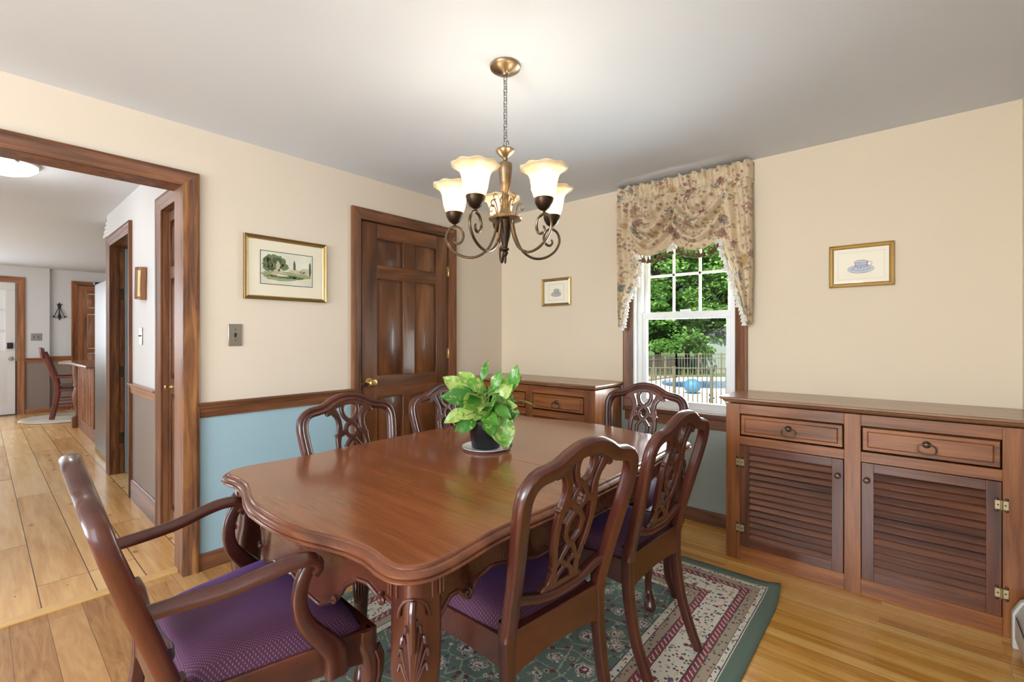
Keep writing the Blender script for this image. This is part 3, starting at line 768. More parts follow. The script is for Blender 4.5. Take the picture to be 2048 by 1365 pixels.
cabinet('built-in oak sideboard with two drawers over louvered doors, right of the window', 2.072, RX-.002, [(2.145, 2.619), (2.685, 3.155)],
        [(2.145, 2.619, -1), (2.685, 3.155, 1)], [(2.072, 2.145), (2.619, 2.685), (3.155, RX-.002)], ov=(1, 0))
cabinet('built-in oak sideboard in the corner behind the plant, left of the window', .016, 1.22, [(.12, .60), (.67, 1.13)],
        [(.12, .60, -1), (.67, 1.13, 1)], [(.016, .12), (.60, .67), (1.13, 1.22)], ov=(0, 1))

# white baseboard heater on the right wall
t = thing('baseboard_heater', 'white metal baseboard heater at the foot of the right wall by the sideboard', 'heater', (RX, 1.9, 0))
pr = [(0, .03), (-.070, .03), (-.080, .045), (-.080, .135), (-.058, .185), (-.03, .205), (0, .205)]
MB().prism([(u, z) for u, z in pr], -1.5, .80, 'XZ').build('heater_cover', M['heater'], t, bevel=.003)
MB().prism([(-.001, 0), (-.086, 0), (-.086, .14), (-.062, .192), (-.03, .212), (-.001, .212)], .80, .83, 'XZ').build('end_cap', M['heater'], t, bevel=.004)
MB().box(-.083, -.0805, -1.4, .75, .145, .15).build('damper_slot', M['hingedk'], t)

# ================================================================ DINING TABLE
TX, TY, TZ = 1.51, 1.405, .755
QUAD = [(0, .872), (.10, .868), (.19, .852), (.27, .828), (.34, .812), (.41, .808), (.47, .815), (.515, .812), (.545, .790), (.558, .755), (.558, .70), (.550, .62), (.544, .54), (.546, .46), (.554, .36), (.560, .22), (.561, .10), (.561, 0)]
q1 = smoothpath(QUAD, 4)
outl = [(x, y) for x, y in q1[:-1]]+[(x, -y) for x, y in q1[::-1][:-1]]+[(-x, -y) for x, y in q1[:-1]]+[(-x, y) for x, y in q1[::-1][:-1]]
def offset(poly, d):
    n = len(poly); out = []
    for i in range(n):
        x0, y0 = poly[i-1]; x1, y1 = poly[(i+1) % n]
        tx, ty = x1-x0, y1-y0; l = math.hypot(tx, ty) or 1
        out.append((poly[i][0]-ty/l*d, poly[i][1]+tx/l*d))
    return out
# outline runs clockwise seen from above, so +offset (left normal) points outwards
def rings(mb, spec, poly):
    n = len(poly); base = len(mb.v)
    for d, z in spec: mb.v += [(x, y, z) for x, y in offset(poly, d)]
    for k in range(len(spec)-1):
        for i in range(n):
            j = (i+1) % n
            mb.f.append((base+k*n+i, base+k*n+j, base+(k+1)*n+j, base+(k+1)*n+i))
    return base, n
table = thing('dining_table', 'long mahogany dining table with a scalloped top, carved legs and a leaf joint', 'table', (TX, TY, 0))
spec = [(-.06, .722), (.014, .722), (.021, .7235), (.025, .7265), (.025, .7295), (.021, .7325), (.0175, .7335), (.0185, .735), (.022, .737), (.0215, .741), (.017, .7455), (.010, .7485), (.006, .7490), (.0055, .7515), (.003, .7540), (0, .7550), (-.006, .7552), (-.012, .7552)]
for side in (-1, 1):
    mb = MB(); b, n = rings(mb, spec, outl)
    mb.f.append(tuple(b+i for i in range(n))); mb.f.append(tuple(b+(len(spec)-1)*n+i for i in range(n-1, -1, -1)))
    o = mb.build('tabletop', M['tabletop'], table, angle=28)
    bm = bmesh.new(); bm.from_mesh(o.data)
    r = bmesh.ops.bisect_plane(bm, geom=bm.verts[:]+bm.edges[:]+bm.faces[:], plane_co=(0, side*.0013, 0), plane_no=(0, -side, 0), clear_outer=True)
    eds = [q for q in r['geom_cut'] if isinstance(q, bmesh.types.BMEdge)]
    bmesh.ops.holes_fill(bm, edges=eds, sides=0)
    bmesh.ops.recalc_face_normals(bm, faces=bm.faces)
    bm.to_mesh(o.data); bm.free()
    o.data.set_sharp_from_angle(angle=R(28))
    o.data.materials.append(M['table_edge'])
    for p in o.data.polygons:
        p.material_index = 0 if (p.normal.z > .9 and p.center.z > .7549) else 1
# apron: follows the outline, scalloped lower edge with a bead
inner = offset(outl, -.035)
def lower_edge(x, y):
    """height of the lower edge of the apron at a point of the outline"""
    if abs(x) > .50 and abs(y) < .74:         # long sides
        s = abs(abs(y)-0)
        return interp(s, [0, .10, .22, .34, .42, .52, .575, .592, .600, .612, .64, .67, .70, .74], [.628, .624, .602, .600, .622, .640, .626, .602, .594, .600, .628, .630, .605, .560])
    s = abs(x)
    return interp(s, [0, .06, .13, .18, .215, .235, .245, .26, .30, .34, .39, .415, .44, .47, .50], [.585, .590, .560, .545, .560, .572, .590, .612, .640, .640, .618, .632, .630, .612, .575])
mb = MB(); n = len(inner); inn2 = offset(inner, -.020)
zs = [lower_edge(x, y) for x, y in inner]
for k in range(n): mb.v += [(inner[k][0], inner[k][1], .726), (inner[k][0], inner[k][1], zs[k]), (inn2[k][0], inn2[k][1], zs[k]), (inn2[k][0], inn2[k][1], .726)]
def dense(poly, k=4):
    out = []
    for i in range(len(poly)):
        a, b = poly[i], poly[(i+1) % len(poly)]
        for t in range(k): out.append((lerp(a[0], b[0], t/k), lerp(a[1], b[1], t/k)))
    return out
inner = dense(inner, 4); n = len(inner); inn2 = offset(inner, -.020); zs = [lower_edge(x, y) for x, y in inner]
def skipped(i):
    x, y = inner[i]; return abs(x) > .47 and abs(y) > .72
mb = MB()
for k in range(n): mb.v += [(inner[k][0], inner[k][1], .727), (inner[k][0], inner[k][1], zs[k]), (inn2[k][0], inn2[k][1], zs[k]), (inn2[k][0], inn2[k][1], .727)]
for k in range(n):
    j = (k+1) % n
    if skipped(k) and skipped(j): continue
    for a in range(4): mb.f.append((4*k+a, 4*k+(a+1) % 4, 4*j+(a+1) % 4, 4*j+a))
mb.build('apron', M['burl'], table, angle=50)
runs = []; cur = []
start = next(i for i in range(n) if skipped(i))
for q in range(n+1):
    i = (start+q) % n
    if skipped(i):
        if len(cur) > 4: runs.append(cur)
        cur = []
    else: cur.append((inner[i][0], inner[i][1], zs[i]))
mb = MB()
for rn in runs: mb.tube(rn, .0062, 8)
mb.build('apron_bead', M['mahX'], table)
def scroll(c, along, size, sgn):
    """little volute of the bead; along = unit vector in plan"""
    pts = []
    for k in range(22):
        a = k/21*2.2*PI; r = size*(1-k/26)
        pts.append((c[0]+along[0]*sgn*r*math.sin(a)*1.0, c[1]+along[1]*sgn*r*math.sin(a), c[2]-size+r*math.cos(a)))
    return pts
for sx in (-1, 1):
    for sy in (-1, 1):
        mb = MB(); mb.tube(scroll((sx*.519, sy*.612, .625), (0, 1), .014, -sy), .005, 7); mb.build('apron_scroll', M['mahX'], table)
        mb = MB(); mb.tube(scroll((sx*.405, sy*.782, .640), (1, 0), .014, -sx), .005, 7); mb.build('apron_scroll', M['mahX'], table)
        mb = MB(); mb.tube(scroll((sx*.235, sy*.812, .585), (1, 0), .010, sx), .0045, 7); mb.build('apron_scroll', M['mahX'], table)
# cabriole legs with fluted blocks and a carved acanthus
def table_leg():
    L = empty('leg', None)
    mb = MB(); st = [(.726, .000, .098), (.60, .000, .098), (.55, .003, .098), (.50, .010, .096), (.42, .014, .086), (.33, .010, .072), (.24, .002, .058), (.15, -.004, .047), (.09, .000, .045), (.055, .012, .052), (.03, .022, .058), (.012, .024, .054), (.0, .022, .044)]
    st = smoothpath(st, 4)
    sec = []
    base = rsec(1, 1, .30, 5)
    for z, off, w in st:
        sec.append([(x*w+off, y*w+off, z) for x, y in base])
    m_ = len(base); vs = [p for s_ in sec for p in s_]; fs = []
    for k in range(len(sec)-1):
        for i in range(m_): fs.append((k*m_+i, k*m_+(i+1) % m_, (k+1)*m_+(i+1) % m_, (k+1)*m_+i))
    fs.append(tuple(range(m_))); fs.append(tuple((len(sec)-1)*m_+i for i in range(m_)))
    mb.add(vs, fs); mb.build('leg_shaft', M['mahZ'], L, angle=35)
    # flutes between raised reeds, closed by an arch over the carving
    for face in (0, 1):
        mb = MB()
        for w in (-.038, -.028, .016, .026):
            ww = w
            p = [(.0495, -abs(ww) if w < 0 else -.012+ww*.2, .722), (.0495, -abs(ww) if w < 0 else -.012+ww*.2, .655)]
            if face == 1: p = [(q[1], q[0], q[2]) for q in p]
            mb.tube(p, .0038, 7)
        mb.build('reeding', M['mahZ'], L)
    mb = MB()
    d = 1/math.sqrt(2)
    def on(u, z, lift=0.0):
        """u = lateral around the outer corner"""
        z += .075; off = interp(-z, [-.6, -.55, -.5, -.42, -.33, -.24], [.0, .003, .010, .014, .010, .002]); w = interp(-z, [-.6, -.5, -.42, -.33, -.24], [.098, .096, .086, .072, .058])
        r = w/2*1.20-abs(u)*.40+lift
        return (off+r*d-u*d, off+r*d+u*d, z)
    ZS = .075
    for s_ in (-1, 1):
        for k, (u1, z1, rr) in enumerate(((.005, .545, .006), (.013, .530, .0055), (.022, .505, .005), (.028, .478, .0045), (.027, .45, .004))):
            pts = smoothpath([on(s_*.002, .40+k*.004), on(s_*u1*.45, lerp(.40, z1, .45)), on(s_*u1*.8, lerp(.40, z1, .85)), on(s_*u1*1.05, z1), on(s_*u1*1.2, z1-.012, .004)], 4)
            mb.tube(pts, rr, 7, radii=[rr*(.45+.55*min(1, i/6)) for i in range(len(pts))])
        mb.tube([on(s_*.010, .40), on(s_*.014, .36), on(s_*.010, .31), on(s_*.002, .27)], .004, 6)
    arc = [on(.034*math.cos(PI*k/14), .545+.045*math.sin(PI*k/14), -.002) for k in range(15)]
    mb.tube(arc, .0042, 7)
    mb.tube([on(0, .585, .0), on(0, .57, .010), on(0, .55, .013), on(0, .53, .008), on(0, .48, .003)], .008, 8)
    mb.build('acanthus_carving', M['mahZ'], L)
    return L
leg0 = table_leg(); first = True
for sx, sy, rz in ((1, 1, 0), (-1, 1, PI/2), (-1, -1, PI), (1, -1, -PI/2)):
    L = leg0 if first else copy_tree(leg0); first = False
    L.parent = table; L.location = (sx*.490, sy*.745, .009); L.rotation_euler = (0, 0, rz)

# ================================================================ CHAIRS
def plate(field, u0, u1, v0, v1, res, thick, place, rnd=.0042):
    """pierced plate from a signed field (positive inside, metres): marching squares, rounded edges"""
    us = np.arange(u0, u1+res, res); vs_ = np.arange(v0, v1+res, res)
    U, V = np.meshgrid(us, vs_, indexing='ij'); Fd = field(U, V)
    mb = MB(); idx = {}
    def vert(key, u, v, d):
        if key not in idx:
            dd = min(1.0, max(0.0, d)/rnd); h = thick/2*(.62+.38*math.sqrt(max(0, 1-(1-dd)**2)))
            a = len(mb.v); mb.v.append(place(u, v, h)); mb.v.append(place(u, v, -h)); idx[key] = a
        return idx[key]
    def edgev(i0, j0, i1, j1):
        f0, f1 = Fd[i0, j0], Fd[i1, j1]; t = f0/(f0-f1)
        return vert(('e',)+tuple(sorted(((i0, j0), (i1, j1)))), lerp(us[i0], us[i1], t), lerp(vs_[j0], vs_[j1], t), 0)
    for i in range(len(us)-1):
        for j in range(len(vs_)-1):
            cs = [(i, j), (i+1, j), (i+1, j+1), (i, j+1)]
            ins = [Fd[c] > 0 for c in cs]
            if not any(ins): continue
            loop = []; cut = []
            for k in range(4):
                a, b = cs[k], cs[(k+1) % 4]
                if ins[k]: loop.append(vert(('v',)+a, us[a[0]], vs_[a[1]], Fd[a]))
                if ins[k] != ins[(k+1) % 4]:
                    q = edgev(*a, *b); loop.append(q); cut.append((len(loop)-1, ins[k]))
            if len(cut) == 4:      # saddle: treat as one face
                pass
            if len(loop) >= 3:
                mb.f.append(tuple(loop)); mb.f.append(tuple(q+1 for q in reversed(loop)))
                for ci, (pos, leaving) in enumerate(cut):
                    if leaving:
                        a = loop[pos]; b = loop[(pos+1) % len(loop)]
                        mb.f.append((b, a, a+1, b+1))
    return mb
def seg_sdf(U, V, pts, widths):
    """union of tapered strips: half-width minus distance to the polyline"""
    best = np.full(U.shape, -1.0)
    for i in range(len(pts)-1):
        (ax, ay), (bx, by) = pts[i], pts[i+1]; dx, dy = bx-ax, by-ay; L2 = dx*dx+dy*dy+1e-12
        t = np.clip(((U-ax)*dx+(V-ay)*dy)/L2, 0, 1)
        d = np.hypot(U-ax-t*dx, V-ay-t*dy); w = (widths[i]+(widths[i+1]-widths[i])*t)/2
        best = np.maximum(best, w-d)
    return best
def splat_field(U, V):
    A = np.abs(U); f = np.full(U.shape, -1.0)
    def st(p, w):
        nonlocal f
        P = smoothpath(p, 6); W = list(np.interp(np.linspace(0, 1, len(P)), np.linspace(0, 1, len(w)), w))
        f = np.maximum(f, seg_sdf(A, V, P, [q*1.24 for q in W]))
    # outer strap
    st([(.092, .372), (.076, .350), (.061, .322), (.056, .290), (.060, .262), (.066, .243), (.071, .212), (.070, .17), (.062, .12), (.049, .07), (.049, .03), (.064, .0)],
       [.034, .026, .021, .021, .024, .022, .018, .017, .017, .017, .019, .024])
    st([(.094, .358), (.106, .350), (.111, .345)], [.022, .018, .012]); st([(.066, .248), (.082, .245)], [.020, .004])
    # pointed eye at the top, crossing straps and ring
    st([(.020, .396), (.035, .378), (.037, .350), (.026, .322), (0, .300)], [.018, .0165, .016, .016, .020])
    st([(0, .300), (.018, .288), (.0275, .266), (.018, .243), (0, .230)], [.018, .0155, .0155, .0155, .020])
    st([(.026, .262), (.062, .250)], [.018, .022])
    # lower crossings
    st([(0, .232), (.020, .212), (.033, .192), (.031, .186), (.030, .16), (.014, .138), (0, .128)], [.018, .014, .015, .014, .0135, .0135, .016])
    st([(.031, .190), (.041, .197)], [.013, .003])
    st([(0, .130), (.018, .110), (.034, .082), (.052, .068)], [.016, .0135, .0135, .016])
    st([(0, .062), (.022, .046), (.040, .018)], [.016, .0135, .016]); st([(0, .062), (.020, .078), (.036, .083)], [.014, .0135, .013])
    st([(0, .0), (.066, .0)], [.034, .034])
    hz = np.interp(A, [0, .04, .08, .118, .15], [.951, .947, .932, .912, .904])-.535
    f = np.maximum(f, np.minimum(.034-(hz-V), .104-A))
    f = np.minimum(f, hz-V-.002)
    return f
def back_y(z): return -.124*max(0, (z-.47)/.5)**1.25-.012*math.sin(PI*min(1, max(0, (z-.47)/.5)))
HOOP = [(.192, .455), (.191, .50), (.200, .60), (.212, .70), (.222, .78), (.226, .83), (.221, .862), (.205, .886), (.180, .899), (.150, .904), (.118, .912), (.080, .932), (.040, .947), (0, .951)]
def make_chair(arms):
    kx = 1.14 if arms else 1.0
    nm = 'dining_armchair' if arms else 'dining_chair'
    t = thing(nm, '', 'chair')
    bk = 1.22 if arms else 1.0
    def by(z): return back_y(z)*bk
    hp = smoothpath([(x*kx, z) for x, z in HOOP], 5)
    full = [(x, by(z), z) for x, z in hp[:-1]]+[(-x, by(z), z) for x, z in hp[::-1]]
    sec = [(-.017, -.010), (-.012, -.015), (.012, -.015), (.018, -.010), (.019, .004), (.016, .010), (.011, .012), (.006, .0095), (.002, .0085), (-.003, .0115), (-.009, .012), (-.014, .009), (-.017, .003)]
    sec = [(a*1.26, b*(1.4 if arms else 1.3)) for a, b in sec]
    MB().sweep(full, sec, fixed=(0, 1, .2)).build('back_frame', M['mahZ'], t, angle=45)
    def place(u, v, h):
        z = .535+v; return (u, by(z)+h+.004, z)
    plate(splat_field, -.125, .125, -.016, .425, .0031, .020, place).build('splat', M['mahZ'], t, angle=50)
    # shoe rail
    pts = smoothpath([(-.190*kx, back_y(.54)+.0, .556), (-.15*kx, -.010, .546), (-.08*kx, -.010, .526), (0, -.010, .520), (.08*kx, -.010, .526), (.15*kx, -.010, .546), (.190*kx, back_y(.54), .556)], 5)
    MB().sweep(pts, rsec(.034, .026, .008), up=(0, 0, 1)).build('cross_rail', M['mahX'], t)
    # rear legs
    for s_ in (-1, 1):
        pp = smoothpath([(s_*.192*kx, .000, .50), (s_*.191*kx, .002, .42), (s_*.190*kx, -.002, .32), (s_*.186*kx, -.026, .18), (s_*.182*kx, -.066, .07), (s_*.180*kx, -.098, 0)], 5)
        n = len(pp); MB().sweep(pp, rsec(.036, .040, .008), fixed=(0, 1, 0), scales=[lerp(1, .78, (i/(n-1))) for i in range(n)]).build('leg', M['mahZ'], t)
    # front cabriole legs
    fx, fy = (.280 if arms else .235), .425
    for s_ in (-1, 1):
        L = None
        pp = smoothpath([(0, 0, .4485), (0, 0, .41), (.008, .012, .37), (.010, .014, .32), (.002, .004, .22), (-.006, -.004, .12), (-.004, -.002, .07), (.006, .010, .035), (.012, .016, .012), (.012, .016, 0)], 4)
        rr = list(np.interp(np.linspace(0, 1, len(pp)), np.linspace(0, 1, 10), [1.0, 1.05, 1.2, 1.1, .80, .60, .62, .95, 1.05, .8]))
        mb = MB().sweep([(x*s_, y, z) for x, y, z in pp], rsec(.044, .044, .014), fixed=(0, 1, 0), scales=rr)
        L = mb.build('leg', M['mahZ'], t); L.location = (s_*fx, fy-.012, 0)
        mb = MB()
        for q in range(-2, 3):
            a = R(45+q*17); c_, s2 = math.cos(a), math.sin(a)
            mb.tube([(s_*(.020*c_+.010), .020*s2+.012, .29), (s_*(.030*c_+.010), .030*s2+.014, .33), (s_*(.031*c_+.010), .031*s2+.014, .37), (s_*(.026*c_+.006), .026*s2+.010, .395)], .0045, 6)
        mb.build('knee_carving', M['mahZ'], L)
    # seat rails with shaped lower edges
    hw, rw = (.298 if arms else .250), .186*kx
    def rail(a, b, th, name, tall=False):
        n = 16; vs = []; fs = []
        dx, dy = b[0]-a[0], b[1]-a[1]; l = math.hypot(dx, dy); nx, ny = -dy/l*th, dx/l*th
        for i in range(n+1):
            u = i/n; low = .352+.022*math.sin(PI*u)**.6; top = .472 if tall else .450
            x, y = a[0]+dx*u, a[1]+dy*u
            vs += [(x, y, top), (x, y, low), (x+nx, y+ny, low), (x+nx, y+ny, top)]
        for i in range(n):
            for k in range(4): fs.append((4*i+k, 4*i+(k+1) % 4, 4*i+4+(k+1) % 4, 4*i+4+k))
        fs += [(0, 1, 2, 3), (4*n+3, 4*n+2, 4*n+1, 4*n)]
        MB().add(vs, fs).build(name, M['mahX'], t, bevel=.003)
    rail((-rw+.01, -.012), (rw-.01, -.012), .028, 'seat_rail', True)
    rail((hw, fy+.015), (-hw, fy+.015), .026, 'seat_rail')
    rail((-hw, fy), (-rw-.002, .0), .024, 'seat_rail')
    rail((rw+.002, .0), (hw, fy), .024, 'seat_rail')
    # drop-in cushion
    cw, crw = hw-.012, rw-.006
    def cush(i, j, top):
        u, v = 2*i-1, 2*j-1
        r = .90
        uu = math.copysign(abs(u)**.9, u)
        w = lerp(crw, cw, j)
        y = lerp(.010, fy-.008, j)
        cx = 1-.05*(abs(v)**6); cy = .010*(abs(u)**5)*(-1 if v > 0 else 1)
        edge = max(0, (1-abs(u)**5))*max(0, (1-abs(v)**5))
        return (uu*w*cx, y+cy*abs(v), .450+.020*min(1, edge*4)+.040*edge**.8 if top else .440)
    mb = MB(); n_ = 22
    mb.grid(lambda i, j: cush(i, j, True), n_, n_)
    b = len(mb.v); bd = [i for i in range(n_+1)]+[(n_+1)*(j+1)-1+0 for j in range(1, n_+1)]+[(n_+1)*n_+i for i in range(n_-1, -1, -1)]+[(n_+1)*j for j in range(n_-1, 0, -1)]
    low = []
    for k in bd: mb.v.append((mb.v[k][0], mb.v[k][1], .436)); low.append(len(mb.v)-1)
    for k in range(len(bd)): mb.f.append((bd[k], bd[(k+1) % len(bd)], low[(k+1) % len(bd)], low[k]))
    mb.f.append(tuple(low))
    mb.build('seat_cushion', M['fabric'], t, angle=80)
    if arms:
        for s_ in (-1, 1):
            pp = smoothpath([(s_*.228, -.055, .668), (s_*.238, .01, .670), (s_*.258, .09, .674), (s_*.278, .17, .690), (s_*.285, .225, .697), (s_*.286, .265, .690), (s_*.285, .282, .668), (s_*.284, .270, .652)], 6)
            n = len(pp); ks = [(lerp(.85, 1.2, min(1, i/(n*.6))), 1.0) for i in range(n)]
            MB().sweep(pp, [(-.018, -.013), (.018, -.013), (.021, -.004), (.017, .006), (.008, .011), (.004, .015), (-.004, .015), (-.008, .011), (-.017, .006), (-.021, -.004)], up=(0, 0, 1), scales=ks).build('armrest', M['mahY'], t, angle=50)
            pq = smoothpath([(s_*.284, .262, .675), (s_*.283, .245, .640), (s_*.282, .238, .59), (s_*.286, .252, .535), (s_*.294, .292, .48), (s_*.300, .318, .44), (s_*.300, .322, .385)], 5)
            n = len(pq)
            MB().sweep(pq, rsec(.030, .038, .009), fixed=(0, 1, 0), scales=list(np.interp(np.linspace(0, 1, n), [0, .15, .4, .75, 1], [.95, .9, .95, 1.4, 1.5]))).build('arm_support', M['mahZ'], t)
    return t
def put(o, x, y, deg, z=.0095):
    """deg: heading of the chair's front in plan"""
    o.location = (x, y, z); o.rotation_euler = (0, 0, R(deg)-PI/2)
c0 = make_chair(False)
spots = [(2.095, 1.085, 173, 'carved mahogany side chair nearest the camera on the right side of the table'),
         (2.125, 1.68, 177, 'mahogany side chair on the right side of the table, the one closer to the window'),
         (.945, 1.15, -1, 'carved mahogany side chair in front of the blue wall on the left of the table'),
         (.945, 1.745, 0, 'mahogany side chair behind the potted plant in front of the panelled door'),
         (1.71, 2.41, -88, 'mahogany side chair at the far end of the table below the garden window')]
for i, (x, y, a, lb) in enumerate(spots):
    o = c0 if i == 0 else copy_tree(c0)
    o['label'] = lb; o['group'] = 'side chairs round the dining table'; put(o, x, y, a)
ac = make_chair(True); ac['label'] = 'mahogany armchair with a purple dotted seat at the near end of the table'
put(ac, 1.442, .285, 87.5)

# ================================================================ RUG
RGX0, RGX1, RGY0, RGY1 = .80, 2.40, .22, 2.60
hx, hy = (RGX1-RGX0)/2, (RGY1-RGY0)/2
t_ = MB()
def rugf(i, j):
    x = lerp(-hx, hx, i); y = lerp(-hy, hy, j)
    c = max(0, 1-math.hypot(hx-x, (hy-y)*.8)/.16)
    return (x-.02*c, y-.012*c, .008+.022*c*c+.0006*math.sin(9*x+3*y))
t_.grid(rugf, 60, 80)
o = t_.build('area_rug', rugmat(hx, hy), angle=80); o.location = ((RGX0+RGX1)/2, (RGY0+RGY1)/2, 0.0)
q = o.modifiers.new('solid', 'SOLIDIFY'); q.thickness = .007; q.offset = -1
tag(o, 'green and cream oriental rug with red borders under the dining table', 'rug')

# ================================================================ CHANDELIER
CX, CY = 1.612, 1.405
ch = thing('chandelier', 'bronze chandelier with five scalloped frosted glass shades hanging over the table', 'chandelier', (CX, CY, 0))
MB().lathe([(1e-6, 2.3545), (.060, 2.3545), (.063, 2.350), (.061, 2.343), (.045, 2.332), (.020, 2.326), (.013, 2.322), (.011, 2.314), (1e-6, 2.312)], n=36).build('canopy', M['champ'], ch)
mb = MB(); z = 2.312; k = 0
while z > 2.045:
    pts = []
    for i in range(16):
        a = 2*PI*i/16; w = .0075*math.cos(a); h = .0135*math.sin(a)+(.004 if math.sin(a) > 0 else -.004)
        pts.append((w, 0, z-.012+h) if k % 2 == 0 else (0, w, z-.012+h))
    mb.tube(pts, .0019, 6, closed=True); z -= .0235; k += 1
mb.tube([(.014*math.cos(a), .004, 2.035+.016*math.sin(a)) for a in [2*PI*i/16 for i in range(16)]], .0022, 6, closed=True)
mb.build('chain', M['pewter'], ch)
MB().lathe([(1e-6, 2.022), (.004, 2.022), (.006, 2.015), (.037, 2.012), (.039, 2.006), (.034, 1.998), (.020, 1.985), (.010, 1.978), (.009, 1.968), (.014, 1.962), (.026, 1.957), (.029, 1.95), (.028, 1.93), (.023, 1.88), (.017, 1.84), (.013, 1.83), (.015, 1.826), (.015, 1.80), (.020, 1.77), (.030, 1.75), (.050, 1.742), (.066, 1.737), (.069, 1.730), (.066, 1.724), (.040, 1.722), (1e-6, 1.722)], n=32).build('column', M['champ'], ch)
MB().lathe([(.034, 1.724), (.030, 1.71), (.020, 1.66), (.013, 1.625), (.010, 1.612), (.016, 1.608), (.016, 1.602), (.009, 1.598), (.012, 1.592), (.012, 1.584), (.005, 1.575), (.006, 1.560), (.003, 1.548), (1e-6, 1.545)], n=24).build('finial', M['bronze'], ch)
def shade_mat():
    t = NT('frosted_glass_shade'); t.n.remove(t.b)
    df = t.n.new('ShaderNodeBsdfTranslucent'); d2 = t.n.new('ShaderNodeBsdfDiffuse'); gl = t.n.new('ShaderNodeBsdfGlossy'); gl.inputs['Roughness'].default_value = .25
    c = t.ramp(t.noise(t.mapping(t.tc(), (1, 1, .35)), 26, 4), [(.3, lin((244, 226, 190))), (.7, lin((255, 248, 232)))])
    t.l.new(c, df.inputs[0]); t.l.new(c, d2.inputs[0])
    m1 = t.n.new('ShaderNodeMixShader'); m1.inputs[0].default_value = .25; t.l.new(df.outputs[0], m1.inputs[1]); t.l.new(d2.outputs[0], m1.inputs[2])
    m2 = t.n.new('ShaderNodeMixShader'); m2.inputs[0].default_value = .05; t.l.new(m1.outputs[0], m2.inputs[1]); t.l.new(gl.outputs[0], m2.inputs[2])
    t.l.new(m2.outputs[0], t.out.inputs[0]); return t.m
M['shade'] = shade_mat()
t = NT('bulb_glow'); t.set(Base_Color=(1, .9, .7, 1)); t.b.inputs['Emission Color'].default_value = (1, .86, .66, 1); t.b.inputs['Emission Strength'].default_value = 12; M['bulb'] = t.m
RA = .217
armp = smoothpath([(x-.018*min(1, x/.2), z) for x, z in [(.036, 1.724), (.052, 1.66), (.085, 1.605), (.14, 1.578), (.20, 1.583), (.248, 1.612), (.272, 1.655), (.264, 1.692), (.238, 1.708), (.208, 1.697), (.196, 1.668), (.206, 1.643), (.226, 1.637), (.238, 1.650), (.233, 1.664)]], 5)
def chand_arm():
    A = MB().tube([(x, 0, z) for x, z in armp], .0052, 8, radii=[.0055]*(len(armp)-8)+[.0055-.0003*i for i in range(8)]).build('arm', M['armb'], None)
    MB().lathe([(.006, 1.706), (.006, 1.718), (.010, 1.720), (.022, 1.728), (.032, 1.745), (.036, 1.760), (.036, 1.766), (.030, 1.768), (1e-6, 1.768)], RA, 0, 0, 20).build('shade_cup', M['bronze'], A)
    prof = [(.030, 1.766), (.038, 1.775), (.044, 1.795), (.048, 1.82), (.052, 1.842), (.060, 1.860), (.074, 1.872), (.089, 1.878)]
    sh = MB().lathe([(.020, 1.767)]+prof, RA, 0, 0, 48, wave=lambda k, a: (.026 if k >= 7 else .014 if k >= 5 else .0)*math.cos(9*a))
    k0 = 8*48
    sh.v = [(x, y, z+(.0022*math.cos(9*math.atan2(y, x-RA)) if i >= k0 else 0)) for i, (x, y, z) in enumerate(sh.v)]
    sh.f = [f for f in sh.f if len(f) == 4]
    sh.build('lamp_shade', M['shade'], A, solid=.003, angle=80)
    MB().sphere((RA, 0, 1.815), .017, 12, (1, 1, 1.35)).lathe([(.010, 1.768), (.010, 1.795), (1e-6, 1.796)], RA, 0, 0, 10).build('bulb', M['bulb'], A)
    return A
a0_ = chand_arm()
for k in range(5):
    A = a0_ if k == 0 else copy_tree(a0_)
    A.parent = ch; ang = R(-119.5+72*k)+YAW; A.rotation_euler = (0, 0, ang)
    light('chandelier_bulb_light', 'POINT', (CX+RA*math.cos(ang), CY+RA*math.sin(ang), 1.845), (0, 0, 0), .95, (1.0, .92, .80), shadow_soft_size=.018)
mb = MB()
for k in range(10):
    a = 2*PI*k/10+.2; s_ = 1 if k % 2 else .78
    pts = smoothpath([(.040, 1.738), (.046, 1.775*1), (.060, 1.795), (.074*1, 1.788), (.074, 1.772), (.064, 1.768), (.061, 1.777)], 4) if k % 2 else smoothpath([(.018, 1.760), (.022, 1.80), (.034, 1.828), (.046, 1.826), (.048, 1.812), (.038, 1.808)], 4)
    mb.tube([(x*math.cos(a), x*math.sin(a), z) for x, z in pts], .0028, 6)
mb.build('scroll_ornament', M['champ'], ch)

